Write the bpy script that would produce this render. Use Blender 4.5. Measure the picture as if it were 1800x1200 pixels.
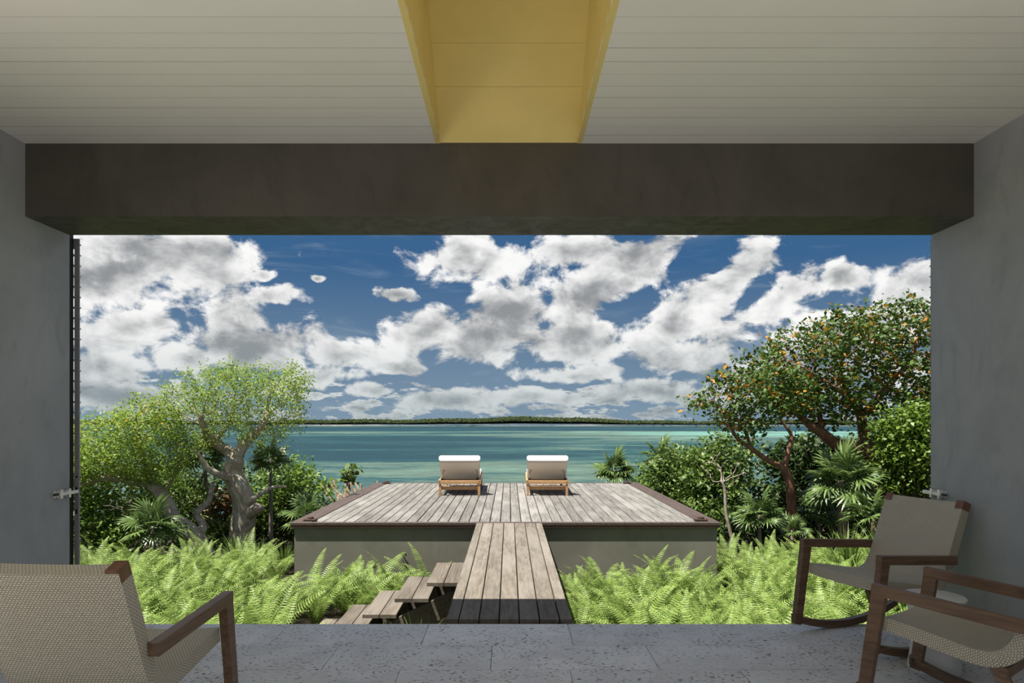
import bpy, math, random
import numpy as np
from mathutils import Vector, Matrix, Euler

# ------------------------------------------------------------------ clean, camera, exposure
for o in list(bpy.data.objects):
    bpy.data.objects.remove(o)
scene = bpy.context.scene
C = scene.collection
R = math.radians
EYE, F = 1.4, 1200.0

cam_d = bpy.data.cameras.new('camera')
cam = bpy.data.objects.new('camera', cam_d)
C.objects.link(cam)
cam.location = (0, 0, EYE)
cam.rotation_euler = (R(90), 0, 0)
cam_d.sensor_width = 36.0
cam_d.lens = 24.0
cam_d.shift_x = 5 / 1800
cam_d.shift_y = 138 / 1800
cam_d.clip_end = 20000
scene.camera = cam
scene.view_settings.view_transform = 'Standard'
scene.view_settings.look = 'None'
scene.view_settings.gamma = 1
scene.view_settings.use_curve_mapping = False
scene.view_settings.exposure = 0.30

SUN_DIR = Vector((0.36, 0.194, -1.0))
SUN_STRENGTH = 9.0
SKY_STRENGTH = 0.85

sun_d = bpy.data.lights.new('sun', 'SUN')
sun_d.energy = SUN_STRENGTH
sun_d.angle = R(0.53)
sun_d.color = (1.0, 0.95, 0.86)
sun = bpy.data.objects.new('sun', sun_d)
C.objects.link(sun)
sun.rotation_euler = SUN_DIR.to_track_quat('-Z', 'Y').to_euler()
sun.location = (-8, -6, 20)


def P(x, y, d):
    """a point of the place seen at photo pixel x, y and lying d metres ahead"""
    return Vector(((x - 895) * d / F, d, EYE - (y - 738) * d / F))


# ------------------------------------------------------------------ node helpers
class NT:
    def __init__(self, tree):
        self.t = tree
        self.n = tree.nodes
        self.l = tree.links

    def node(self, typ, **kw):
        nd = self.n.new(typ)
        for k, v in kw.items():
            setattr(nd, k, v)
        return nd

    def put(self, sock, v):
        if isinstance(v, bpy.types.NodeSocket):
            self.l.new(v, sock)
        elif v is not None:
            if isinstance(v, (tuple, list)) and len(v) == 3 and sock.type == 'RGBA':
                v = (*v, 1)
            sock.default_value = v

    def math(self, op, a, b=None, c=None, clamp=False):
        nd = self.node('ShaderNodeMath', operation=op, use_clamp=clamp)
        self.put(nd.inputs[0], a)
        if b is not None:
            self.put(nd.inputs[1], b)
        if c is not None:
            self.put(nd.inputs[2], c)
        return nd.outputs[0]

    def vmath(self, op, a, b=None, out=0):
        nd = self.node('ShaderNodeVectorMath', operation=op)
        self.put(nd.inputs[0], a)
        if b is not None:
            if op == 'SCALE':
                self.put(nd.inputs[3], b)
            else:
                self.put(nd.inputs[1], b)
        return nd.outputs[out]

    def ramp(self, v, lo, hi, a=0.0, b=1.0, smooth=True):
        nd = self.node('ShaderNodeMapRange')
        nd.interpolation_type = 'SMOOTHSTEP' if smooth else 'LINEAR'
        nd.clamp = True
        self.put(nd.inputs['Value'], v)
        self.put(nd.inputs['From Min'], lo)
        self.put(nd.inputs['From Max'], hi)
        self.put(nd.inputs['To Min'], a)
        self.put(nd.inputs['To Max'], b)
        return nd.outputs['Result']

    def mix(self, f, a, b):
        nd = self.node('ShaderNodeMix', data_type='RGBA')
        self.put(nd.inputs['Factor'], f)
        self.put(nd.inputs[6], a)
        self.put(nd.inputs[7], b)
        return nd.outputs[2]

    def noise(self, vec, scale, detail=4, rough=0.55, dist=0.0, out='Fac'):
        nd = self.node('ShaderNodeTexNoise')
        self.put(nd.inputs['Vector'], vec)
        nd.inputs['Scale'].default_value = scale
        nd.inputs['Detail'].default_value = detail
        nd.inputs['Roughness'].default_value = rough
        nd.inputs['Distortion'].default_value = dist
        return nd.outputs[out]

    def mapping(self, vec, loc=(0, 0, 0), rot=(0, 0, 0), scale=(1, 1, 1), typ='POINT'):
        nd = self.node('ShaderNodeMapping', vector_type=typ)
        self.put(nd.inputs['Vector'], vec)
        nd.inputs['Location'].default_value = loc
        nd.inputs['Rotation'].default_value = rot
        nd.inputs['Scale'].default_value = scale
        return nd.outputs[0]

    def bump(self, h, strength, dist):
        nd = self.node('ShaderNodeBump')
        nd.inputs['Strength'].default_value = strength
        nd.inputs['Distance'].default_value = dist
        self.put(nd.inputs['Height'], h)
        return nd.outputs[0]


# ------------------------------------------------------------------ sky with clouds
world = bpy.data.worlds.new('sky')
scene.world = world
world.use_nodes = True
world.node_tree.nodes.clear()
W = NT(world.node_tree)


def build_sky():
    tc = W.node('ShaderNodeTexCoord').outputs['Generated']
    d = W.vmath('NORMALIZE', tc)
    sp = W.node('ShaderNodeSeparateXYZ')
    W.put(sp.inputs[0], d)
    dx, dy, dz = sp.outputs
    az = W.math('ARCTAN2', dx, dy)
    el = W.math('ARCSINE', dz)
    elp = W.math('MAXIMUM', el, 0.0)
    cmb = W.node('ShaderNodeCombineXYZ')
    W.put(cmb.inputs[0], az)
    W.put(cmb.inputs[1], el)
    ae = cmb.outputs[0]

    def A(x, y):
        k = (x - 895) / F
        return math.atan(k), math.atan((738 - y) / F / math.sqrt(1 + k * k))
    # cloud masses: centre x, y, half width, half height (photo pixels), tilt in degrees
    blobs = [
        (250, 452, 215, 72, 6), (150, 480, 200, 70, 0), (225, 582, 98, 50, 8), (418, 548, 66, 58, 0),
        (440, 605, 140, 42, 0), (335, 625, 70, 30, 0), (490, 518, 56, 20, -4), (466, 480, 26, 12, 0), (572, 490, 14, 10, 0),
        (694, 522, 38, 17, -12), (620, 622, 110, 30, 0), (735, 592, 88, 44, 10),
        (835, 458, 140, 46, 0), (1000, 440, 110, 36, 8), (900, 545, 95, 66, 20), (1040, 510, 130, 60, 24), (1110, 452, 100, 40, 22),
        (850, 600, 110, 48, 5), (1010, 605, 120, 48, 0), (1190, 575, 120, 56, 22), (1270, 505, 130, 36, 32), (1200, 622, 120, 36, 0),
        (1360, 540, 130, 40, 25), (1490, 482, 62, 28, 8), (1600, 510, 95, 50, 30), (1500, 585, 130, 60, 15),
        (660, 686, 46, 15, 0), (560, 655, 80, 20, 0), (790, 700, 120, 20, 0), (940, 695, 190, 20, 0), (1120, 690, 190, 22, 0),
        (1000, 655, 110, 16, 0), (230, 690, 130, 26, 0), (180, 640, 100, 26, 0), (1400, 660, 220, 30, 0),
        (700, 640, 60, 15, 0), (1900, 500, 160, 70, 10), (-120, 520, 200, 80, 0), (-60, 660, 220, 40, 0), (1800, 660, 240, 40, 0),
    ]

    def field(vec):
        wn = W.node('ShaderNodeTexNoise')
        W.put(wn.inputs['Vector'], vec)
        wn.inputs['Scale'].default_value = 9
        wn.inputs['Detail'].default_value = 3
        wv = W.vmath('MULTIPLY', W.vmath('SUBTRACT', wn.outputs['Color'], (0.5, 0.5, 0.5)), (0.06, 0.05, 0))
        v2 = W.vmath('ADD', vec, wv)
        cur = None
        for i, (x, y, rx, ry, rot) in enumerate(blobs):
            a, e = A(x, y)
            if i % 6 == 5:      # keeps the node chain serial, the offset itself is nil
                v2 = W.vmath('ADD', v2, W.math('MULTIPLY', cur, 1e-8))
            m = W.mapping(v2, (a, e, 0), (0, 0, R(rot)), (rx / F * 0.95, ry / F, 1000), 'TEXTURE')
            ln = W.vmath('LENGTH', m, out=1)
            cur = ln if cur is None else W.math('SMOOTH_MIN', cur, ln, 0.12)
        base = W.math('SUBTRACT', 1.0, cur)
        # open sky elsewhere: ordinary scattered cumulus
        gen = W.noise(W.mapping(vec, scale=(1, 1.9, 1)), 3.4, 5, 0.55)
        gen = W.math('MULTIPLY', W.math('SUBTRACT', gen, 0.50), 5.0)
        sepv = W.node('ShaderNodeSeparateXYZ')
        W.put(sepv.inputs[0], vec)
        far = W.math('MAXIMUM', W.ramp(W.math('ABSOLUTE', sepv.outputs[0]), 0.62, 0.85), W.ramp(sepv.outputs[1], 0.30, 0.42))
        base = W.math('ADD', W.math('MULTIPLY', W.math('MAXIMUM', base, -1.2), W.math('SUBTRACT', 1.0, far)), W.math('MULTIPLY', gen, far))
        return base

    def puff(vec):
        return W.noise(W.mapping(vec, scale=(1, 1.35, 1)), 16, 7, 0.60, 0.25)

    b0 = field(ae)
    n0 = puff(ae)
    n1 = puff(W.vmath('ADD', ae, (-0.009, 0.013, 0)))
    f0 = W.math('ADD', b0, W.math('MULTIPLY', W.math('SUBTRACT', n0, 0.5), 2.6))
    low = W.noise(W.mapping(ae, loc=(1, 2, 0), scale=(1, 3.2, 1)), 20, 5, 0.6)
    low = W.math('ADD', W.math('MULTIPLY', W.math('SUBTRACT', low, 0.53), 6.0), W.ramp(el, 0.035, 0.105, 0.25, -3.0))
    f0 = W.math('MAXIMUM', f0, low)
    alpha = W.ramp(f0, -0.02, 0.34)
    # brightness: sides turned to the sun (up and left) are white, bases are grey
    emb = W.math('MULTIPLY', W.math('SUBTRACT', n0, n1), 2.6)
    big = W.noise(W.mapping(ae, loc=(3, 1, 0), scale=(1, 1.5, 1)), 7, 4, 0.5)
    lit = W.math('ADD', W.math('MULTIPLY', emb, 0.55), W.math('MULTIPLY', W.math('SUBTRACT', big, 0.5), 1.9))
    lit = W.math('ADD', lit, W.math('MULTIPLY', W.math('SUBTRACT', n0, 0.5), 0.7))
    lit = W.math('SUBTRACT', lit, W.ramp(f0, 0.25, 1.1, -0.12, 0.22))   # thick hearts are greyer than the sunlit rims
    lit = W.ramp(lit, -0.45, 0.42)
    hz = W.ramp(el, 0.0, 0.13, smooth=False)
    shade = W.mix(hz, (0.24, 0.30, 0.33), (0.27, 0.285, 0.30))
    white = W.mix(hz, (0.50, 0.55, 0.56), (0.92, 0.92, 0.91))
    cloud = W.mix(lit, shade, white)
    blue = W.mix(W.ramp(el, 0.0, 0.22, smooth=False), (0.20, 0.29, 0.38), (0.042, 0.122, 0.262))
    blue = W.mix(W.ramp(el, 0.25, 1.2, smooth=False), blue, (0.035, 0.10, 0.27))
    wisp = W.noise(W.mapping(ae, rot=(0, 0, R(8)), scale=(1, 6, 1)), 5, 5, 0.6, 0.5)
    blue = W.mix(W.math('MULTIPLY', W.ramp(wisp, 0.52, 0.80), 0.35), blue, (0.45, 0.52, 0.58))
    sky = W.mix(alpha, blue, cloud)
    below = W.ramp(el, -0.03, 0.0)
    sky = W.mix(below, (0.10, 0.14, 0.15), sky)
    bg = W.node('ShaderNodeBackground')
    W.put(bg.inputs[0], sky)
    bg.inputs[1].default_value = SKY_STRENGTH
    out = W.node('ShaderNodeOutputWorld')
    W.l.new(bg.outputs[0], out.inputs[0])
    world.cycles.sampling_method = 'MANUAL'
    world.cycles.sample_map_resolution = 512


build_sky()


# ------------------------------------------------------------------ materials
def new_mat(name):
    m = bpy.data.materials.new(name)
    m.use_nodes = True
    m.node_tree.nodes.clear()
    N = NT(m.node_tree)
    out = N.node('ShaderNodeOutputMaterial')
    bs = N.node('ShaderNodeBsdfPrincipled')
    N.l.new(bs.outputs[0], out.inputs[0])
    return m, N, bs, out


def obj_coord(N, rnd=True):
    tc = N.node('ShaderNodeTexCoord').outputs['Object']
    info = N.node('ShaderNodeObjectInfo').outputs['Random']
    if rnd:
        off = N.math('MULTIPLY', info, 57.0)
        c = N.node('ShaderNodeCombineXYZ')
        N.put(c.inputs[0], off)
        N.put(c.inputs[1], off)
        N.put(c.inputs[2], off)
        tc = N.vmath('ADD', tc, c.outputs[0])
    return tc, info


def mat_wood(name, c1, c2, grain=(40, 2.2, 40), tone=0.25, rough=0.6, spec=0.3, knots=0.0, c3=None):
    m, N, bs, out = new_mat(name)
    co, rnd = obj_coord(N)
    n = N.noise(N.mapping(co, scale=grain), 1.0, 5, 0.6, 0.6)
    big = N.noise(N.mapping(co, scale=(3, 0.9, 3)), 1.0, 3, 0.5)
    col = N.mix(N.ramp(n, 0.30, 0.72), c1, c2)
    if c3:
        col = N.mix(N.math('MULTIPLY', N.ramp(big, 0.42, 0.7), 0.7), col, c3)
    hsv = N.node('ShaderNodeHueSaturation')
    N.put(hsv.inputs['Color'], col)
    N.put(hsv.inputs['Value'], N.ramp(rnd, 0, 1, 1 - tone, 1 + tone, smooth=False))
    N.put(bs.inputs['Base Color'], hsv.outputs[0])
    bs.inputs['Roughness'].default_value = rough
    bs.inputs['Specular IOR Level'].default_value = spec
    N.put(bs.inputs['Normal'], N.bump(n, 0.35, 0.003))
    return m


def mat_plaster(name, c1, c2, c3, rough=0.55, spec=0.35, scale=1.0):
    m, N, bs, out = new_mat(name)
    co, rnd = obj_coord(N, False)
    v = N.mapping(co, scale=(scale, scale, scale))
    a = N.noise(v, 1.3, 6, 0.6, 0.9)
    b = N.noise(N.mapping(v, rot=(0.4, 0.5, 0.3), scale=(2.2, 2.2, 1.0)), 1.7, 7, 0.65, 1.6)
    c = N.noise(v, 26, 4, 0.6)
    col = N.mix(N.ramp(a, 0.32, 0.68), c1, c2)
    col = N.mix(N.math('MULTIPLY', N.ramp(b, 0.5, 0.75), 0.55), col, c3)
    N.put(bs.inputs['Base Color'], col)
    N.put(bs.inputs['Roughness'], N.ramp(b, 0.3, 0.7, rough - 0.1, rough + 0.1))
    bs.inputs['Specular IOR Level'].default_value = spec
    h = N.math('ADD', N.math('MULTIPLY', b, 0.8), N.math('MULTIPLY', c, 0.15))
    N.put(bs.inputs['Normal'], N.bump(h, 0.25, 0.01))
    return m


def mat_plain(name, col, rough=0.5, spec=0.4, metal=0.0, var=0.0, nscale=8):
    m, N, bs, out = new_mat(name)
    co, rnd = obj_coord(N)
    n = N.noise(co, nscale, 4, 0.6)
    lo = tuple(max(0, c * (1 - var)) for c in col)
    hi = tuple(min(1, c * (1 + var)) for c in col)
    N.put(bs.inputs['Base Color'], N.mix(N.ramp(n, 0.3, 0.7), lo, hi))
    bs.inputs['Roughness'].default_value = rough
    bs.inputs['Specular IOR Level'].default_value = spec
    bs.inputs['Metallic'].default_value = metal
    return m


def mat_leaf(name, dark, mid, light, accent=None, accent_at=0.93, trans=0.35, rough=0.45, spec=0.35):
    m, N, bs, out = new_mat(name)
    at = N.node('ShaderNodeAttribute', attribute_name='tint')
    f = at.outputs['Fac']
    info = N.node('ShaderNodeObjectInfo').outputs['Random']
    f2 = N.math('ADD', N.math('MULTIPLY', f, 0.88), N.math('MULTIPLY', info, 0.05))
    col = N.mix(N.ramp(f2, 0.0, 0.5, smooth=False), dark, mid)
    col = N.mix(N.ramp(f2, 0.5, 0.9, smooth=False), col, light)
    if accent:
        col = N.mix(N.ramp(f, accent_at, accent_at + 0.01), col, accent)
    N.put(bs.inputs['Base Color'], col)
    bs.inputs['Roughness'].default_value = rough
    bs.inputs['Specular IOR Level'].default_value = spec
    tr = N.node('ShaderNodeBsdfTranslucent')
    N.put(tr.inputs[0], col)
    mx = N.node('ShaderNodeMixShader')
    mx.inputs[0].default_value = trans
    N.l.new(bs.outputs[0], mx.inputs[1])
    N.l.new(tr.outputs[0], mx.inputs[2])
    N.l.new(mx.outputs[0], out.inputs[0])
    return m


def mat_bark(name, c1, c2, c3, scale=6.0, rough=0.7):
    m, N, bs, out = new_mat(name)
    co, rnd = obj_coord(N, False)
    a = N.noise(co, scale, 6, 0.65, 0.7)
    b = N.noise(N.mapping(co, scale=(1, 1, 0.4)), scale * 3.2, 5, 0.7)
    col = N.mix(N.ramp(a, 0.35, 0.65), c1, c2)
    col = N.mix(N.math('MULTIPLY', N.ramp(b, 0.5, 0.72), 0.8), col, c3)
    N.put(bs.inputs['Base Color'], col)
    bs.inputs['Roughness'].default_value = rough
    bs.inputs['Specular IOR Level'].default_value = 0.25
    N.put(bs.inputs['Normal'], N.bump(b, 0.5, 0.02))
    return m


def mat_weave(name, cream, gap):
    m, N, bs, out = new_mat(name)
    uv = N.node('ShaderNodeUVMap').outputs[0]
    s = N.node('ShaderNodeSeparateXYZ')
    N.put(s.inputs[0], uv)
    u = N.math('MULTIPLY', s.outputs[0], 1 / 0.0135)
    v = N.math('MULTIPLY', s.outputs[1], 1 / 0.0092)
    row = N.math('FLOOR', v)
    off = N.math('MULTIPLY', N.math('MODULO', N.math('ABSOLUTE', row), 2.0), 0.5)
    su = N.math('ABSOLUTE', N.math('SINE', N.math('MULTIPLY', N.math('ADD', u, off), math.pi)))
    sv = N.math('ABSOLUTE', N.math('SINE', N.math('MULTIPLY', v, math.pi)))
    h = N.math('MULTIPLY', N.math('POWER', su, 0.6), N.math('POWER', sv, 0.5))
    n = N.noise(N.vmath('SCALE', uv, 1.0), 60, 3, 0.5)
    c2 = tuple(c * 0.85 for c in cream)
    col = N.mix(n, c2, cream)
    col = N.mix(N.ramp(h, 0.10, 0.62), gap, col)
    N.put(bs.inputs['Base Color'], col)
    bs.inputs['Roughness'].default_value = 0.5
    bs.inputs['Specular IOR Level'].default_value = 0.35
    N.put(bs.inputs['Normal'], N.bump(h, 0.8, 0.004))
    return m


def mat_stone(name):
    m, N, bs, out = new_mat(name)
    tc = N.node('ShaderNodeNewGeometry').outputs['Position']
    info = N.node('ShaderNodeObjectInfo').outputs['Random']
    a = N.noise(tc, 3.0, 6, 0.65, 0.5)
    pv = N.noise(N.mapping(tc, rot=(0, 0, 0.15), scale=(36, 70, 36)), 1.0, 3, 0.55, 0.5)
    clus = N.noise(tc, 5.0, 3, 0.5)
    thr = N.ramp(clus, 0.3, 0.7, 0.33, 0.415)
    pit = N.ramp(N.math('SUBTRACT', pv, thr), -0.012, 0.02)
    fine = N.noise(N.mapping(tc, scale=(20, 60, 20)), 2.0, 4, 0.7)
    col = N.mix(N.ramp(a, 0.3, 0.7), (0.56, 0.56, 0.565), (0.70, 0.70, 0.705))
    col = N.mix(N.math('MULTIPLY', N.ramp(fine, 0.45, 0.75), 0.35), col, (0.78, 0.77, 0.755))
    hsv = N.node('ShaderNodeHueSaturation')
    N.put(hsv.inputs['Color'], col)
    N.put(hsv.inputs['Value'], N.ramp(info, 0, 1, 0.93, 1.07, smooth=False))
    col = N.mix(pit, (0.11, 0.085, 0.065), hsv.outputs[0])
    N.put(bs.inputs['Base Color'], col)
    bs.inputs['Roughness'].default_value = 0.5
    bs.inputs['Specular IOR Level'].default_value = 0.4
    h = N.math('ADD', pit, N.math('MULTIPLY', fine, 0.15))
    N.put(bs.inputs['Normal'], N.bump(h, 0.6, 0.004))
    return m


def mat_sea():
    m, N, bs, out = new_mat('sea_water')
    tc = N.node('ShaderNodeNewGeometry').outputs['Position']
    s = N.node('ShaderNodeSeparateXYZ')
    N.put(s.inputs[0], tc)
    X, Y = s.outputs[0], s.outputs[1]
    ang = N.math('DIVIDE', X, N.math('MAXIMUM', Y, 20.0))
    a = N.noise(N.mapping(tc, rot=(0, 0, 0.06), scale=(0.0075, 0.016, 1)), 1.0, 10, 0.66, 0.7)
    b = N.noise(N.mapping(tc, scale=(0.045, 0.13, 1)), 1.0, 6, 0.7, 0.5)
    rip = N.noise(N.mapping(tc, scale=(0.35, 1.1, 1)), 1.0, 5, 0.7)
    f = N.math('MULTIPLY_ADD', a, 1.55, -0.275)
    f = N.math('ADD', f, N.math('MULTIPLY_ADD', b, 0.75, -0.375))
    f = N.math('ADD', f, N.math('MULTIPLY_ADD', rip, 0.55, -0.275))  # shading of wave facets put into the colour
    # a sand bank on the right, sea grass meadow on the left, sandy shallows close in
    bank = N.math('MULTIPLY', N.ramp(X, -60.0, 160.0), N.math('MULTIPLY', N.ramp(Y, 330, 450), N.ramp(Y, 610, 660, 1, 0)))
    bank2 = N.math('MULTIPLY', N.ramp(Y, 440, 500), N.ramp(Y, 590, 650, 1, 0))
    meadow = N.math('MULTIPLY', N.ramp(ang, -0.16, 0.14, 1, 0), N.math('MULTIPLY', N.ramp(Y, 130, 170), N.ramp(Y, 420, 470, 1, 0)))
    shallow = N.ramp(Y, 110, 210, 1, 0)
    far = N.ramp(Y, 620, 690)
    f = N.math('ADD', f, N.math('MULTIPLY', bank, 0.30))
    f = N.math('ADD', f, N.math('MULTIPLY', bank2, 0.12))
    f = N.math('ADD', f, N.math('MULTIPLY', shallow, 0.15))
    f = N.math('SUBTRACT', f, N.math('MULTIPLY', meadow, 0.16))
    f = N.math('SUBTRACT', f, N.math('MULTIPLY', far, 0.22))
    col = N.mix(N.ramp(f, 0.36, 0.56), (0.009, 0.038, 0.050), (0.023, 0.074, 0.077))
    col = N.mix(N.ramp(f, 0.54, 0.70), col, (0.085, 0.132, 0.104))
    col = N.mix(N.ramp(f, 0.74, 0.98), col, (0.125, 0.275, 0.240))
    N.put(bs.inputs['Base Color'], col)
    bs.inputs['Roughness'].default_value = 0.45
    bs.inputs['Specular IOR Level'].default_value = 0.16
    bs.inputs['IOR'].default_value = 1.33
    w = N.noise(N.mapping(tc, scale=(0.25, 0.9, 1)), 1.0, 5, 0.65)
    N.put(bs.inputs['Normal'], N.bump(w, 1.0, 1.1))
    return m


M = {}
M['wall'] = mat_plaster('grey_plaster', (0.315, 0.33, 0.345), (0.385, 0.40, 0.415), (0.26, 0.27, 0.278))
M['beam'] = mat_plaster('dark_plaster', (0.062, 0.057, 0.050), (0.080, 0.073, 0.064), (0.048, 0.044, 0.039), scale=1.3)
M['plinth'] = mat_plaster('olive_plaster', (0.155, 0.152, 0.125), (0.19, 0.185, 0.155), (0.13, 0.13, 0.103), spec=0.2)
M['white_board'] = mat_plain('white_painted_board', (0.86, 0.845, 0.81), 0.45, 0.35, var=0.012, nscale=3)
M['dark_gap'] = mat_plain('dark_backing', (0.03, 0.03, 0.03), 0.9, 0.1)
M['yellow'] = mat_plain('yellow_paint', (0.80, 0.65, 0.25), 0.5, 0.3, var=0.03, nscale=4)
M['stone'] = mat_stone('coral_stone')
M['grout'] = mat_plain('grout', (0.16, 0.155, 0.15), 0.9, 0.1)
M['bounce_terrace'] = mat_plain('bounce_paving', (0.76, 0.73, 0.67), 0.8, 0.2, var=0.05, nscale=2)
M['render_out'] = mat_plain('outer_render', (0.45, 0.44, 0.41), 0.8, 0.2, var=0.06, nscale=2)
M['deck'] = mat_wood('weathered_deck', (0.105, 0.098, 0.090), (0.215, 0.205, 0.190), (46, 2.0, 46), 0.15, 0.75, 0.15, c3=(0.255, 0.245, 0.228))
M['bridge'] = mat_wood('weathered_bridge', (0.115, 0.098, 0.078), (0.200, 0.177, 0.147), (30, 3.4, 30), 0.09, 0.75, 0.15, c3=(0.230, 0.208, 0.178))
M['stair'] = mat_wood('weathered_stair', (0.085, 0.070, 0.055), (0.165, 0.142, 0.116), (38, 2.4, 38), 0.12, 0.75, 0.15, c3=(0.195, 0.172, 0.146))
M['border'] = mat_wood('brown_border', (0.055, 0.040, 0.034), (0.090, 0.066, 0.056), (30, 2.0, 30), 0.08, 0.6, 0.3)
M['lip'] = mat_wood('dark_fascia', (0.04, 0.022, 0.016), (0.075, 0.04, 0.03), (30, 30, 30), 0.05, 0.6, 0.3)
M['under'] = mat_plain('dark_joist', (0.035, 0.028, 0.022), 0.9, 0.1)
M['teak'] = mat_wood('teak', (0.34, 0.19, 0.085), (0.50, 0.30, 0.145), (40, 3, 40), 0.06, 0.5, 0.3)
M['chair_wood'] = mat_wood('brown_hardwood', (0.115, 0.066, 0.040), (0.205, 0.125, 0.077), (45, 3.5, 45), 0.06, 0.42, 0.4)
M['cap_wood'] = mat_wood('corner_hardwood', (0.13, 0.06, 0.033), (0.22, 0.11, 0.065), (45, 45, 6), 0.06, 0.42, 0.4)
M['weave'] = mat_weave('cream_weave', (0.68, 0.63, 0.515), (0.15, 0.112, 0.066))
M['cushion'] = mat_plain('white_canvas', (0.50, 0.485, 0.455), 0.85, 0.1, var=0.02)
M['canvas_back'] = mat_plain('beige_canvas', (0.66, 0.62, 0.55), 0.85, 0.1, var=0.02)
M['black_metal'] = mat_plain('black_metal', (0.015, 0.013, 0.012), 0.45, 0.4)
M['rust_metal'] = mat_plain('rusty_metal', (0.055, 0.03, 0.022), 0.7, 0.3, var=0.4, nscale=40)
M['steel'] = mat_plain('brushed_steel', (0.72, 0.72, 0.70), 0.32, 0.5, metal=0.85, var=0.04)
M['shutter'] = mat_plain('grey_aluminium', (0.24, 0.24, 0.255), 0.45, 0.4, metal=0.2, var=0.05)
M['slat'] = mat_plain('pale_slat', (0.60, 0.60, 0.60), 0.5, 0.4)
M['ceramic'] = mat_plain('white_ceramic', (0.78, 0.77, 0.73), 0.35, 0.5, var=0.02)
M['soil'] = mat_plain('leaf_litter', (0.026, 0.022, 0.014), 0.95, 0.1, var=0.45, nscale=5)
M['sea'] = mat_sea()
M['sand'] = mat_plain('sand', (0.20, 0.18, 0.15), 0.9, 0.1, var=0.1, nscale=0.05)
M['fern'] = mat_leaf('fern_leaf', (0.095, 0.165, 0.026), (0.205, 0.300, 0.068), (0.340, 0.420, 0.135), trans=0.36, spec=0.25)
M['leaf_a'] = mat_leaf('feathery_leaf', (0.105, 0.180, 0.022), (0.235, 0.345, 0.055), (0.390, 0.470, 0.105), (0.60, 0.30, 0.03), 0.975, trans=0.40, spec=0.2)
M['leaf_b'] = mat_leaf('glossy_leaf', (0.030, 0.068, 0.012), (0.075, 0.135, 0.026), (0.165, 0.225, 0.05), (0.42, 0.20, 0.022), 0.78, trans=0.28, rough=0.5, spec=0.25)
M['leaf_c'] = mat_leaf('shrub_leaf', (0.038, 0.075, 0.013), (0.098, 0.165, 0.030), (0.203, 0.270, 0.068), trans=0.28)
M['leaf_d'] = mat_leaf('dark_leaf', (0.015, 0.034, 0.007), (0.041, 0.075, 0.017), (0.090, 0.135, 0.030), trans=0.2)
M['leaf_e'] = mat_leaf('bright_leaf', (0.065, 0.122, 0.014), (0.130, 0.216, 0.029), (0.230, 0.317, 0.065), trans=0.33)
M['leaf_rust'] = mat_leaf('dry_leaf', (0.087, 0.035, 0.010), (0.168, 0.070, 0.021), (0.210, 0.119, 0.049), trans=0.3)
M['palm'] = mat_leaf('palm_leaf', (0.041, 0.083, 0.019), (0.098, 0.158, 0.041), (0.180, 0.247, 0.083), trans=0.22, rough=0.35, spec=0.5)
M['grass'] = mat_leaf('grass_blade', (0.065, 0.117, 0.019), (0.130, 0.208, 0.039), (0.221, 0.293, 0.085), trans=0.3)
M['isle'] = mat_leaf('island_scrub', (0.012, 0.019, 0.008), (0.026, 0.038, 0.014), (0.050, 0.060, 0.026), trans=0.0, spec=0.05, rough=0.9)
M['bark_pale'] = mat_bark('pale_bark', (0.26, 0.215, 0.165), (0.43, 0.385, 0.325), (0.15, 0.10, 0.065))
M['bark_red'] = mat_bark('red_bark', (0.15, 0.070, 0.040), (0.25, 0.14, 0.09), (0.085, 0.04, 0.025))
M['bark_grey'] = mat_bark('grey_bark', (0.17, 0.152, 0.13), (0.26, 0.235, 0.20), (0.11, 0.095, 0.08))
M['bark_dark'] = mat_bark('dark_bark', (0.15, 0.11, 0.08), (0.24, 0.18, 0.13), (0.09, 0.065, 0.05))


def mat_opal():
    m, N, bs, out = new_mat('opal_glass')
    tr = N.node('ShaderNodeBsdfTranslucent')
    tr.inputs[0].default_value = (0.85, 0.83, 0.78, 1)
    mx = N.node('ShaderNodeMixShader')
    mx.inputs[0].default_value = 0.6
    bs.inputs['Base Color'].default_value = (0.8, 0.8, 0.78, 1)
    N.l.new(bs.outputs[0], mx.inputs[1])
    N.l.new(tr.outputs[0], mx.inputs[2])
    N.l.new(mx.outputs[0], out.inputs[0])
    return m


M['opal'] = mat_opal()


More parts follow.
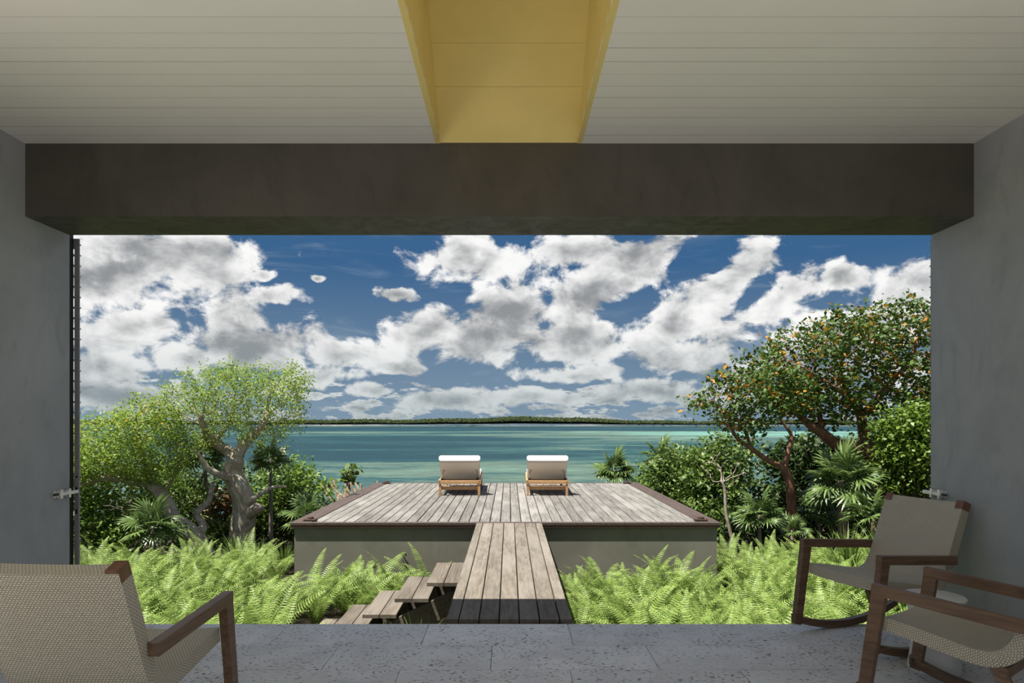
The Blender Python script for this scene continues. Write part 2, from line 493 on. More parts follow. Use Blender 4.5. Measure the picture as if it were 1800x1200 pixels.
# ------------------------------------------------------------------ mesh helpers
class MB:
    """collects shapes that become ONE mesh object"""

    def __init__(self):
        self.v, self.f, self.uv = [], [], []
        self.use_uv = False

    def add(self, verts, faces):
        b = len(self.v)
        self.v += [tuple(p) for p in verts]
        self.f += [tuple(i + b for i in f) for f in faces]
        return self

    def box(self, x0, x1, y0, y1, z0, z1):
        vs = [(x, y, z) for z in (z0, z1) for y in (y0, y1) for x in (x0, x1)]
        return self.add(vs, [(0, 2, 3, 1), (4, 5, 7, 6), (0, 1, 5, 4), (2, 6, 7, 3), (0, 4, 6, 2), (1, 3, 7, 5)])

    def bevbox(self, x0, x1, y0, y1, z0, z1, b=0.003):
        """box with chamfered long top and side edges (octagon section along its longest axis)"""
        L = [x1 - x0, y1 - y0, z1 - z0]
        ax = L.index(max(L))
        lo, hi = (x0, y0, z0), (x1, y1, z1)
        o1, o2 = [(1, 2), (2, 0), (0, 1)][ax]
        b = min(b, L[o1] * 0.3, L[o2] * 0.3)
        prof = [(lo[o1] + b, lo[o2]), (hi[o1] - b, lo[o2]), (hi[o1], lo[o2] + b), (hi[o1], hi[o2] - b),
                (hi[o1] - b, hi[o2]), (lo[o1] + b, hi[o2]), (lo[o1], hi[o2] - b), (lo[o1], lo[o2] + b)]
        vs = []
        for e in (lo[ax], hi[ax]):
            for p, q in prof:
                c = [0, 0, 0]
                c[ax] = e
                c[o1] = p
                c[o2] = q
                vs.append(tuple(c))
        fs = [tuple(range(7, -1, -1)), tuple(range(8, 16))]
        fs += [(i, (i + 1) % 8, 8 + (i + 1) % 8, 8 + i) for i in range(8)]
        return self.add(vs, fs)

    def bar(self, p, q, w, h, up=(0, 0, 1), w2=None, h2=None):
        """square-section bar from p to q; w across, h along up"""
        p, q = Vector(p), Vector(q)
        d = (q - p).normalized()
        s = d.cross(Vector(up)).normalized()
        u = s.cross(d)
        w2 = w if w2 is None else w2
        h2 = h if h2 is None else h2
        vs = []
        for c, ww, hh in ((p, w, h), (q, w2, h2)):
            for a, b in ((-1, -1), (1, -1), (1, 1), (-1, 1)):
                vs.append(c + s * a * ww / 2 + u * b * hh / 2)
        return self.add(vs, [(3, 2, 1, 0), (4, 5, 6, 7), (0, 1, 5, 4), (1, 2, 6, 5), (2, 3, 7, 6), (3, 0, 4, 7)])

    def tube(self, pts, rad, n=6, cap=True):
        pts = [Vector(p) for p in pts]
        if isinstance(rad, (int, float)):
            rad = [rad] * len(pts)
        b = len(self.v)
        prev = None
        for i, p in enumerate(pts):
            d = (pts[min(i + 1, len(pts) - 1)] - pts[max(i - 1, 0)])
            if d.length < 1e-9:
                d = Vector((0, 0, 1))
            d.normalize()
            if prev is None:
                ref = Vector((1, 0, 0)) if abs(d.x) < 0.8 else Vector((0, 1, 0))
                s = d.cross(ref).normalized()
            else:
                s = (prev - d * prev.dot(d))
                s = s.normalized() if s.length > 1e-6 else d.orthogonal().normalized()
            prev = s
            t = d.cross(s)
            for k in range(n):
                a = 2 * math.pi * k / n
                self.v.append(tuple(p + (s * math.cos(a) + t * math.sin(a)) * rad[i]))
        for i in range(len(pts) - 1):
            for k in range(n):
                k2 = (k + 1) % n
                self.f.append((b + i * n + k, b + i * n + k2, b + (i + 1) * n + k2, b + (i + 1) * n + k))
        if cap:
            self.f.append(tuple(b + k for k in range(n - 1, -1, -1)))
            e = b + (len(pts) - 1) * n
            self.f.append(tuple(e + k for k in range(n)))
        return self

    def lathe(self, prof, n=32, c=(0, 0, 0)):
        b = len(self.v)
        for r, z in prof:
            for k in range(n):
                a = 2 * math.pi * k / n
                self.v.append((c[0] + r * math.cos(a), c[1] + r * math.sin(a), c[2] + z))
        for i in range(len(prof) - 1):
            for k in range(n):
                k2 = (k + 1) % n
                self.f.append((b + i * n + k, b + i * n + k2, b + (i + 1) * n + k2, b + (i + 1) * n + k))
        self.f.append(tuple(b + k for k in range(n - 1, -1, -1)))
        e = b + (len(prof) - 1) * n
        self.f.append(tuple(e + k for k in range(n)))
        return self

    def mesh(self, name, mat, smooth=False):
        me = bpy.data.meshes.new(name)
        me.from_pydata(self.v, [], self.f)
        me.materials.append(M[mat] if isinstance(mat, str) else mat)
        if smooth:
            me.polygons.foreach_set('use_smooth', [True] * len(me.polygons))
        me.update()
        return me

    def build(self, name, mat, parent=None, smooth=False):
        return link(name, self.mesh(name, mat, smooth), parent)


def link(name, me, parent=None):
    o = bpy.data.objects.new(name, me)
    C.objects.link(o)
    if parent is not None:
        o.parent = parent
    return o


def tag(o, label=None, cat=None, group=None, kind=None):
    if label:
        o['label'] = label
    if cat:
        o['category'] = cat
    if group:
        o['group'] = group
    if kind:
        o['kind'] = kind
    return o


def thing(name, label, cat, loc=(0, 0, 0), rz=0.0, group=None):
    o = bpy.data.objects.new(name, None)
    C.objects.link(o)
    o.location = loc
    o.rotation_euler = (0, 0, rz)
    o.empty_display_size = 0.1
    return tag(o, label, cat, group)


def struct(o, label=None):
    return tag(o, label, None, None, 'structure')


# ------------------------------------------------------------------ room measurements (metres)
XL, XR = -3.02, 2.90           # side walls
D1, D2 = 4.26, 4.69            # beam: inner and outer face; D2 is also the floor's edge
DB = -1.2                      # rear end, left open out of view to let bounced light in
ZC, ZS, ZR = 3.125, 2.67, 3.40   # ceiling, beam soffit, roof top
SX0, SX1 = -0.43, 0.425        # yellow shaft

# floor: slab and running-bond stone tiles
fl = struct(MB().box(XL - .3, XR + .3, DB, D2 - 0.012, -0.30, -0.014).build('floor', 'grout'), 'pale pitted coral stone floor of the covered room')
rows = [D2]
y = 4.242
while y > DB + 0.05:
    rows.append(y)
    y -= 0.412
rows.append(DB)
TW, TG = 0.95, 0.0035
for i in range(len(rows) - 1):
    y1, y0 = rows[i], rows[i + 1]
    x = -3.4 + (0.0 if i % 2 == 0 else 0.475) - 0.03 * (i % 3)
    while x < XR + .3:
        a, b = max(x, XL - .3), min(x + TW, XR + .3)
        if b - a > 0.05:
            cx, cy = (a + b) / 2, (y0 + y1) / 2
            hw, hd = (b - a) / 2 - TG / 2, (y1 - y0) / 2 - TG / 2
            m = MB().bevbox(-hw, hw, -hd, hd, -0.014, 0.0, 0.0015)
            t = m.build('tile', 'stone', fl)
            t.location = (cx, cy, 0)
        x += TW

# walls, cut short out of view so bounced light gets in
def wall(name, x0, x1, label):
    return struct(MB().box(x0, x1, 2.4, D2, 0.0, ZR - .25).build(name, 'wall'), label)


wl = wall('wall_left', XL - 0.30, XL, 'trowelled grey plaster side wall beside the louvred shutter')
wr = wall('wall_right', XR, XR + 0.30, 'trowelled grey plaster side wall behind the rocking chairs')
bm_ = struct(MB().box(XL, XR, D1, D2, ZS, ZR - .05).build('trim_1', 'beam'), 'dark plaster beam over the opening to the sea')

# ceiling: backing with white boards either side of the yellow shaft
cb = MB()
cb.box(XL, SX0 - .001, DB, D1, ZC + .022, ZC + .05)
cb.box(SX1 + .001, XR, DB, D1, ZC + .022, ZC + .05)
ce = struct(cb.build('ceiling', 'dark_gap'), 'white board ceiling on both sides of the yellow shaft')
rng = random.Random(4)
BW = 0.1215
yb = D1
bl = MB().box(-(SX0 - XL) / 2, (SX0 - XL) / 2, -BW / 2 + .0008, BW / 2 - .0008, 0, .022).mesh('board', 'white_board')
br = MB().box(-(XR - SX1) / 2, (XR - SX1) / 2, -BW / 2 + .0008, BW / 2 - .0008, 0, .022).mesh('board', 'white_board')
M['gap_shade'] = mat_plain('board_gap_shade', (0.10, 0.085, 0.06), 0.9, 0.1)  # dark board sides paint in the shade of the gaps
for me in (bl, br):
    me.materials.append(M['gap_shade'])
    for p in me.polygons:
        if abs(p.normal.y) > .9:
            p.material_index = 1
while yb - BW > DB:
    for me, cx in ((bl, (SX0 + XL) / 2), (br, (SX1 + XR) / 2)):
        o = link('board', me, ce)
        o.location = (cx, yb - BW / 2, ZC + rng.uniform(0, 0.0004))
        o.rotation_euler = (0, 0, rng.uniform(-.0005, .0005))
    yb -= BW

# yellow shaft that climbs from the beam to a rooflight behind
sh = MB()
top_z, slope = 4.7, 0.755
ytop = D1 - (top_z - ZC) / slope
yback = 1.0
for xa, xb in ((SX0 - .03, SX0), (SX1, SX1 + .03)):
    sec = [(D1, ZC), (ytop, top_z), (yback - .03, top_z), (yback - .03, ZC)]
    sh.add([(xa, a, b) for a, b in sec] + [(xb, a, b) for a, b in sec],
           [(0, 1, 2, 3), (7, 6, 5, 4), (0, 4, 5, 1), (1, 5, 6, 2), (2, 6, 7, 3), (3, 7, 4, 0)])
sh.box(SX0, SX1, yback - .03, yback, ZC, top_z)
shaft = struct(sh.build('trim_2', 'yellow'), 'yellow shaft rising from the ceiling to a rooflight')
dirv = Vector((0, ytop - D1, top_z - ZC))
Ltot = dirv.length
dirv.normalize()
nrm = Vector((0, dirv.z, -dirv.y))
ls = [0.004, 0.357, 0.60, 0.86, 1.16, 1.50, 1.86, Ltot]
for i in range(len(ls) - 1):
    a, b = ls[i] + .0008, ls[i + 1] - .0008
    o0 = Vector((0, D1, ZC))
    vs = []
    for s, t in ((a, 0), (b, 0), (b, .022), (a, .022)):
        p = o0 + dirv * s + nrm * t
        vs += [(SX0, p.y, p.z), (SX1, p.y, p.z)]
    MB().add(vs, [(0, 1, 3, 2), (2, 3, 5, 4), (4, 5, 7, 6), (6, 7, 1, 0), (0, 2, 4, 6), (1, 7, 5, 3)]).build('yellow_board', 'yellow', shaft)
pane = MB().box(SX0 - .03, SX1 + .03, yback - .03, ytop, top_z, top_z + .012).build('rooflight_pane', 'opal', shaft)
# light joints: backing of the sloping boards
p0 = Vector((0, D1, ZC)) + nrm * .023
p1 = p0 + dirv * (Ltot + .03)
q0, q1 = p0 + nrm * .03, p1 + nrm * .03
MB().add([(x, p.y, p.z) for p in (p0, p1, q1, q0) for x in (SX0 - .03, SX1 + .03)],
         [(0, 1, 3, 2), (2, 3, 5, 4), (4, 5, 7, 6), (6, 7, 1, 0), (0, 2, 4, 6), (1, 7, 5, 3)]).build('shaft_backing', 'render_out', shaft)

# roof with the hole of the shaft; side overhangs added to block the sun
rf = MB()
rf.box(XL - 1.2, SX0 - .031, DB - .6, D2, ZC + .06, ZR)
rf.box(SX1 + .031, XR + 1.2, DB - .6, D2, ZC + .06, ZR)
rf.box(XL - 1.2, XL, DB - .6, 2.4, ZC, ZC + .06)
rf.box(XR, XR + 1.2, DB - .6, 2.4, ZC, ZC + .06)
rf.box(SX0 - .031, SX1 + .031, DB - .1, yback - .031, ZC + .03, ZR)
rf.box(SX0 - .031, SX1 + .031, D1 + .04, D2, ZC + .06, ZR)
roof = struct(rf.build('roof', 'render_out'), 'flat roof slab over the room')
# ceiling behind the shaft
for k in range(int((yback - .03 - DB) / BW)):
    o = MB().bevbox(SX0 + .001, SX1 - .001, -BW / 2 + .0009, BW / 2 - .0009, 0, .022, .0012).build('board', 'white_board', ce)
    o.location = (0, yback - .031 - BW * (k + .5), ZC)

# corner columns of the rear half left open for light
for k, cx in enumerate((XL - .15, XR + .15)):
    struct(MB().bevbox(cx - .15, cx + .15, DB, DB + .3, 0, ZC, .005).build('trim_%d' % (k + 4), 'wall'), 'grey plaster corner column behind the seating')
terr = struct(MB().box(-16, XL - .3, DB, 4.6, -0.30, -0.02).box(XR + .3, 16, DB, 4.6, -0.30, -0.02).build('bounce_terrace', 'bounce_terrace'), 'unseen pale paving added along both sides to bounce sun into the room')  # out of view, added to bounce sunlight up to the ceiling
M['rear_bounce'] = mat_plain('rear_bounce_tone', (0.44, 0.41, 0.35), 0.9, 0.1, var=0.12, nscale=6)
struct(MB().box(-16, 16, -18, DB, -0.30, -0.02).build('rear_bounce_ground', 'rear_bounce'), 'unseen ground added behind the room, toned to set the bounced light')  # out of view, added with a tone that tempers light from behind


# ------------------------------------------------------------------ ground, sea, island
def gz(x, y):
    z = -0.95
    if y > 9:
        z -= 0.10 * (min(y, 14) - 9)
    if y > 14:
        z -= 0.135 * (y - 14)
    z += 0.05 * math.sin(x * 1.3 + 1.0) * math.sin(y * 0.9)
    return max(z, -11.0)


xs = list(np.arange(-60, 60.1, 2.0))
ys = list(np.arange(-30, 4, 3.0)) + list(np.arange(4, 30, 1.0)) + list(np.arange(30, 100, 5.0))
vs = [(x, y, gz(x, y) if y > 1 else -0.95) for y in ys for x in xs]
nx = len(xs)
fs = [(j * nx + i, j * nx + i + 1, (j + 1) * nx + i + 1, (j + 1) * nx + i) for j in range(len(ys) - 1) for i in range(nx - 1)]
struct(MB().add(vs, fs).build('ground', 'soil', smooth=True), 'dark leaf-littered ground sloping down to the sea')

SEA = -9.0
sy = [55, 80, 110, 160, 240, 400, 700, 1200, 1500]
vs, fs = [], []
for y in sy:
    for x in (-2600, -1000, -300, 0, 300, 1000, 2600):
        vs.append((x, y, SEA))
for j in range(len(sy) - 1):
    for i in range(6):
        fs.append((j * 7 + i, j * 7 + i + 1, (j + 1) * 7 + i + 1, (j + 1) * 7 + i))
struct(MB().add(vs, fs).build('sea', 'sea'), 'turquoise sea with dark sea grass patches and pale sand banks')


def np_mesh(name, V, Fq, mat, tint=None, smooth=False):
    me = bpy.data.meshes.new(name)
    V = np.asarray(V, dtype=np.float32)
    Fq = np.asarray(Fq, dtype=np.int32)
    n, k = Fq.shape
    me.vertices.add(len(V))
    me.vertices.foreach_set('co', V.ravel())
    me.loops.add(n * k)
    me.loops.foreach_set('vertex_index', Fq.ravel())
    me.polygons.add(n)
    me.polygons.foreach_set('loop_start', np.arange(0, n * k, k, dtype=np.int32))
    if tint is not None:
        at = me.attributes.new('tint', 'FLOAT', 'FACE')
        at.data.foreach_set('value', np.asarray(tint, dtype=np.float32))
    me.materials.append(M[mat])
    if smooth:
        me.polygons.foreach_set('use_smooth', [True] * n)
    me.update(calc_edges=True)
    me.validate()
    return me


def island():
    rg = np.random.default_rng(5)
    root = bpy.data.objects.new('far_island', None)
    C.objects.link(root)
    root.location = (0, 1180, SEA)
    struct(root, 'low wooded island along the horizon beyond the sea')
    xs = np.arange(-1500, 1501, 6.0)
    prof = 9.5 + 6.0 * np.exp(-((xs - 20) / 130) ** 2) + 2.0 * np.exp(-((xs + 120) / 90) ** 2) + 1.5 * np.sin(xs / 63) + 0.9 * np.sin(xs / 21 + 1)
    # body ridge
    V, Fc = [], []
    yr = [0, 6, 22, 60, 110]
    hh = [0.5, .70, .88, .9, .2]
    for j, yy in enumerate(yr):
        for i, x in enumerate(xs):
            V.append((x, yy + 4 * math.sin(x / 40), 0.2 + prof[i] * hh[j]))
    n = len(xs)
    for j in range(len(yr) - 1):
        for i in range(n - 1):
            Fc.append((j * n + i, j * n + i + 1, (j + 1) * n + i + 1, (j + 1) * n + i))
    link('hillside', np_mesh('hillside', V, Fc, 'isle', rg.random(len(Fc)) * .4, True), root)
    # crowns of the scrub forest
    oct_v = np.array([(1, 0, 0), (0, 1, 0), (-1, 0, 0), (0, -1, 0), (0, 0, 1), (0, 0, -1)], dtype=float)
    oct_f = np.array([(0, 1, 4), (1, 2, 4), (2, 3, 4), (3, 0, 4), (1, 0, 5), (2, 1, 5), (3, 2, 5), (0, 3, 5)])
    K = 9000
    px = rg.uniform(-1480, 1480, K)
    yy = rg.uniform(0, 40, K)
    ph = np.interp(px, xs, prof)
    hz = np.interp(yy, yr, hh)
    r = rg.uniform(1.2, 3.2, K)
    cz = 0.2 + ph * hz - 0.4
    Vv = oct_v[None] * (np.stack([r * 1.3, r, r * .95], 1)[:, None, :]) * rg.uniform(.75, 1.25, (K, 6, 1)) + np.stack([px, yy + 4 * np.sin(px / 40), cz], 1)[:, None, :]
    Ff = oct_f[None] + (np.arange(K) * 6)[:, None, None]
    o = link('scrub_forest', np_mesh('scrub_forest', Vv.reshape(-1, 3), Ff.reshape(-1, 3), 'isle', np.repeat(rg.random(K), 8)), root)
    o['kind'] = 'stuff'
    # beach strip
    m = MB()
    vs = []
    for x in np.arange(-1500, 1501, 25.0):
        w = max(0.0, 0.5 + .6 * math.sin(x / 57) + .6 * math.sin(x / 23 + 2)) + (1.0 if -360 < x < -200 else 0.0)
        yy = 4 * math.sin(x / 40)
        vs += [(x, yy - 2 - 3 * w, 0.0), (x, yy + 2, .6 + .5 * w)]
    m.add(vs, [(2 * i, 2 * i + 2, 2 * i + 3, 2 * i + 1) for i in range(len(vs) // 2 - 1)])
    m.build('beach', 'sand', root)


island()


# ------------------------------------------------------------------ deck on its plinth, bridge, stairs
DX0, DX1, DY0, DY1 = -2.98, 2.88, 9.28, 15.2
dk = thing('sea_deck', 'square weathered timber deck on an olive plaster plinth facing the sea', 'deck', ((DX0 + DX1) / 2, DY0, -1.2))


def part(m, name, mat, parent, smooth=False):
    """m holds world coordinates; the mesh is moved into the parent's own space"""
    inv = parent.matrix_basis.inverted()
    m.v = [tuple(inv @ Vector(p)) for p in m.v]
    return m.build(name, mat, parent, smooth)


part(MB().box(DX0 + .045, DX1 - .045, DY0 + .042, DY1 - .05, -1.45, -.062), 'plinth', 'plinth', dk)
PW = 0.1432
bx0, bx1 = DX0 + .27, DX1 - .27
nb = int(round((bx1 - bx0) / PW))
pw = (bx1 - bx0) / nb
plank_me = MB().bevbox(-pw / 2 + .0062, pw / 2 - .0062, 0, DY1 - DY0 - .17, -.03, 0, .003).mesh('plank', 'deck')
rng = random.Random(11)
for i in range(nb):
    o = link('plank', plank_me, dk)
    o.location = (bx0 + pw * (i + .5) - (DX0 + DX1) / 2, .09, 1.2 + rng.uniform(-.0015, .0015))
part(MB().box(bx0, bx1, DY0 + .1, DY1 - .1, -.062, -.034), 'joists', 'under', dk)
for x0, x1 in ((DX0, bx0 - .004), (bx1 + .004, DX1)):
    ya = DY0 + .085
    for a, b in ((0, 2.9), (2.905, 5.75)):
        part(MB().bevbox(x0, x1, ya + a, ya + b, -.035, .006, .004), 'border_board', 'border', dk)
part(MB().bevbox(DX0, DX1, DY0, DY0 + .082, -.035, .006, .004), 'border_board', 'border', dk)
part(MB().bevbox(DX0, DX1, DY1 - .08, DY1, -.035, .006, .004), 'border_board', 'border', dk)
fm = MB()
fm.box(DX0 + .004, DX1 - .004, DY0 + .004, DY0 + .03, -.062, -.035)
fm.box(DX0 + .004, DX1 - .004, DY1 - .03, DY1 - .004, -.062, -.035)
fm.box(DX0 + .004, DX0 + .03, DY0 + .03, DY1 - .03, -.062, -.035)
fm.box(DX1 - .03, DX1 - .004, DY0 + .03, DY1 - .03, -.062, -.035)
part(fm, 'fascia', 'lip', dk)

# small rusty fixings on the deck's corners
for (x, y, lab) in ((bx0 - .04, DY0 + .17, 'small rusty block on the deck corner beside the gnarled pale tree'),
                    (bx1 + .04, DY0 + .17, 'small rusty block on the deck corner beside the red-barked tree'),
                    (bx0 + .02, DY1 - .22, 'small rusty block on the deck seaward corner beside the cut stems'),
                    (bx1 - .02, DY1 - .22, 'small rusty block on the deck seaward corner beside the fan palm')):
    t = thing('deck_fixing', lab, 'fixing', (x, y, .006), 0, 'rusty blocks on the deck corners')
    MB().bevbox(-.085, .085, -.05, .05, 0, .03, .006).build('base_plate', 'rust_metal', t)
    MB().lathe([(.045, .03), (.045, .05), (.03, .06)], 14).build('stud', 'rust_metal', t)

# bridge
BX0, BX1, BY0, BY1 = -.4475, .4475, 4.80, DY0 - .004
bg = thing('boardwalk', 'narrow weathered boardwalk from the stone floor to the deck', 'boardwalk', (0, BY0, -.95))
ws = [.092] + [.1423] * 5 + [.0915]
x = BX0
rng = random.Random(3)
for w in ws:
    m = MB().bevbox(-w / 2 + .0042, w / 2 - .0042, 0, BY1 - BY0, -.035, 0, .003)
    o = m.build('plank', 'bridge', bg)
    o.location = (x + w / 2, 0, .95 + rng.uniform(-.001, .001))
    x += w
for x0, x1, z0 in ((BX0 + .01, BX0 + .06, -.20), (BX1 - .06, BX1 - .01, -.20), (BX0 + .061, BX1 - .061, -.09)):
    part(MB().box(x0, x1, BY0 + .012, BY1, z0, -.036), 'bearer', 'under', bg)
part(MB().box(BX0 + .003, BX1 - .003, BY0 + .002, BY0 + .012, -.20, -.036), 'end_board', 'lip', bg)
for yy in (5.6, 8.6):
    for xx in (-.42, .31):
        part(MB().box(xx, xx + .11, yy, yy + .12, -1.0, -.2), 'post', 'under', bg)

# stairs from the bridge down to the left
st = thing('garden_stairs', 'weathered plank stairs leading down from the boardwalk into the ferns', 'stairs', (-1.3, 7.1, -.95))
RISE, RUN = 0.155, 0.313
for i in range(5):
    zt = -.18 - RISE * i
    xl = -.80 - RUN * i
    for k in range(2):
        a = xl + k * .168
        b = a + .160
        o = MB().bevbox(-.08, .08, -.47, .47, -.035, 0, .003).build('tread_plank', 'stair', st)
        o.location = ((a + b) / 2 + 1.3, 7.1 - 7.1, zt + .95)
    # support boards under each tread
    for yy in (6.78, 7.38):
        part(MB().bar((xl + .26, yy, zt - .036), (xl + .34, yy, max(zt - .34, -1.0)), .05, .10, up=(1, 0, 0)), 'bracket', 'stair', st)
for yy in (6.72, 7.44):
    part(MB().bar((-.50, yy, -.36), (-2.02, yy, -1.11), .045, .20), 'stringer', 'stair', st)


# ------------------------------------------------------------------ loungers
def make_lounger(x, y, label, rz):
    t = thing('sun_lounger', label, 'lounger', (x, y, .002), rz, 'sun loungers on the deck')
    hw = .375
    # head end is at y=0 (towards the house), foot end at y=1.95
    fr = MB()
    for s in (-1, 1):
        fr.bevbox(s * hw - .02, s * hw + .02, -.02, 1.93, .21, .285, .004)
    fr.bevbox(-hw, hw, -.02, .025, .215, .275, .004)
    fr.bevbox(-hw, hw, 1.89, 1.93, .215, .275, .004)
    fr.bevbox(-hw, hw, .40, .44, .215, .265, .004)
    fr.build('frame', 'teak', t)
    for s in (-1, 1):
        for yy in (.02, 1.80):
            MB().bar((s * (hw - .015), yy, .0), (s * (hw - .015), yy, .21), .045, .06, up=(0, 1, 0)).build('leg', 'teak', t)
    MB().bevbox(-hw + .03, hw - .03, .045, .075, .10, .17, .004).build('stretcher', 'teak', t)
    # reclining back: pivots at y=.66, top leans out over the head end
    P0, P1 = Vector((0, .44, .285)), Vector((0, .0, .655))
    d = (P1 - P0).normalized()
    n = Vector((0, -d.z, d.y))      # towards the back
    if n.y > 0:
        n = -n

    def slab(m, s0, s1, t0, t1, w0, w1, b=.01):
        a = P0 + d * s0
        c = P0 + d * s1
        vs = []
        for q, w in ((a, w0), (c, w1)):
            for tt, ww in ((t0, w - b), (t0 + b, w), (t1 - b, w), (t1, w - b)):
                vs.append(q + n * tt + Vector((ww, 0, 0)))
            for tt, ww in ((t1, w - b), (t1 - b, w), (t0 + b, w), (t0, w - b)):
                vs.append(q + n * tt + Vector((-ww, 0, 0)))
        fs = [tuple(range(7, -1, -1)), tuple(range(8, 16))] + [(i, (i + 1) % 8, 8 + (i + 1) % 8, 8 + i) for i in range(8)]
        m.add(vs, fs)
        return m
    L = (P1 - P0).length
    bf = MB()
    for s in (-1, 1):
        a = P0 + Vector((s * (hw - .045), 0, 0))
        c = P0 + d * (L - .02) + Vector((s * (hw - .045), 0, 0))
        bf.bar(a, c, .03, .035, up=n)
    bf.bar(P0 + d * (L - .03) + Vector((-hw + .05, 0, 0)), P0 + d * (L - .03) + Vector((hw - .05, 0, 0)), .035, .03, up=n)
    bf.build('backrest_frame', 'teak', t)
    slab(MB(), -.0, L - .01, .018, .030, hw - .004, hw - .004, .004).build('back_panel', 'canvas_back', t)
    cu = slab(MB(), .03, L + .02, -.085, -.016, hw - .01, hw + .005, .022)
    cu = cu.build('back_cushion', 'cushion', t)
    slab(MB(), L - .035, L + .030, -.088, .036, hw, hw + .008, .03).build('cushion_fold', 'cushion', t)
    MB().bevbox(-hw + .005, hw - .005, .43, 1.95, .285, .36, .02).build('seat_cushion', 'cushion', t)
    for s in (-1, 1):
        xx = s * (hw - .075)
        a = P0 + d * (L * .52) + n * .035 + Vector((xx, 0, 0))
        m = MB().tube([a + Vector((-.012 * s, 0, .0)), a + Vector((.012 * s, 0, .004)), a + Vector((.02 * s, -.01, -.03)), Vector((xx + .03 * s, .10, .295))], .006, 6)
        m.build('support_strut', 'black_metal', t)
        MB().bevbox(xx + .03 * s - .02, xx + .03 * s + .02, .06, .13, .285, .315, .004).build('hinge', 'black_metal', t)
    return t


make_lounger(-.92, 12.66, 'teak sun lounger with white cushion on the deck, nearer the gnarled pale tree', R(1.0))
make_lounger(.71, 12.66, 'teak sun lounger with white cushion on the deck, nearer the fan palm and red-barked tree', R(-1.0))


# ------------------------------------------------------------------ rocking chairs
def smooth_pts(pts, n):
    """Catmull-Rom through pts, n samples per span"""
    out = []
    P_ = [pts[0]] + list(pts) + [pts[-1]]
    for i in range(1, len(P_) - 2):
        p0, p1, p2, p3 = [np.array(q, dtype=float) for q in P_[i - 1:i + 3]]
        for k in range(n):
            t = k / n
            out.append(.5 * ((2 * p1) + (-p0 + p2) * t + (2 * p0 - 5 * p1 + 4 * p2 - p3) * t * t + (-p0 + 3 * p1 - 3 * p2 + p3) * t ** 3))
    out.append(np.array(pts[-1], dtype=float))
    return out


def shell_mesh(hw_seat, hw_back, th):
    prof = smooth_pts([(.285, .425), (.16, .408), (.02, .385), (-.10, .368), (-.185, .382), (-.245, .435), (-.285, .52), (-.335, .65), (-.425, .877)], 5)
    n = len(prof)
    # normals (pointing to the sitter: up / forward)
    nor = []
    for i in range(n):
        t = prof[min(i + 1, n - 1)] - prof[max(i - 1, 0)]
        t = t / np.linalg.norm(t)
        nv = np.array([t[1], -t[0]])
        nor.append(nv if nv[1] > 0 or nv[0] > 0 else -nv)
    arc = [0]
    for i in range(1, n):
        arc.append(arc[-1] + float(np.linalg.norm(prof[i] - prof[i - 1])))
    K = 9
    V, Fc, UV = [], [], []
    idx = {}
    total = arc[-1]
    for i in range(n):
        f = arc[i] / total
        hw = hw_seat + (hw_back - hw_seat) * f
        for side in (0, 1):
            for k in range(K):
                s = -1 + 2 * k / (K - 1)
                dip = -.012 * (1 - s * s)         # woven web sags between its side rails
                tt = (th / 2 + dip) if side == 0 else (-th / 2 + dip * .8)
                p = prof[i] + nor[i] * tt
                idx[(i, side, k)] = len(V)
                V.append((s * hw, float(p[0]), float(p[1])))
    def quad(ids, uvs):
        Fc.append(tuple(ids))
        UV.extend(uvs)
    for i in range(n - 1):
        hw = hw_seat
        for k in range(K - 1):
            u0, u1 = hw * (-1 + 2 * k / (K - 1)), hw * (-1 + 2 * (k + 1) / (K - 1))
            quad([idx[i, 0, k], idx[i, 0, k + 1], idx[i + 1, 0, k + 1], idx[i + 1, 0, k]],
                 [(u0, arc[i]), (u1, arc[i]), (u1, arc[i + 1]), (u0, arc[i + 1])])
            quad([idx[i + 1, 1, k], idx[i + 1, 1, k + 1], idx[i, 1, k + 1], idx[i, 1, k]],
                 [(u0, arc[i + 1]), (u1, arc[i + 1]), (u1, arc[i]), (u0, arc[i])])
        for k, sgn in ((0, 1), (K - 1, -1)):
            q = [idx[i, 0, k], idx[i + 1, 0, k], idx[i + 1, 1, k], idx[i, 1, k]]
            uv = [(0, arc[i]), (0, arc[i + 1]), (th, arc[i + 1]), (th, arc[i])]
            if sgn < 0:
                q.reverse()
                uv.reverse()
            quad(q, uv)
    for i, rev in ((0, False), (n - 1, True)):
        for k in range(K - 1):
            u0, u1 = hw_seat * (-1 + 2 * k / (K - 1)), hw_seat * (-1 + 2 * (k + 1) / (K - 1))
            q = [idx[i, 0, k], idx[i, 1, k], idx[i, 1, k + 1], idx[i, 0, k + 1]]
            uv = [(u0, 0), (u0, th), (u1, th), (u1, 0)]
            if rev:
                q.reverse()
                uv.reverse()
            quad(q, uv)
    me = bpy.data.meshes.new('woven_shell')
    me.from_pydata(V, [], Fc)
    ul = me.uv_layers.new(name='UVMap')
    ul.data.foreach_set('uv', np.array(UV, dtype=np.float32).ravel())
    me.materials.append(M['weave'])
    sm = [len(p.vertices) == 4 for p in me.polygons]
    me.polygons.foreach_set('use_smooth', sm)
    me.update()
    try:
        me.set_sharp_from_angle(angle=R(40))
    except Exception:
        pass
    top = prof[-1]
    tdir = (prof[-1] - prof[-4])
    tdir = tdir / np.linalg.norm(tdir)
    return me, top, tdir


SHELL, TOPP, TDIR = shell_mesh(.277, .279, .066)


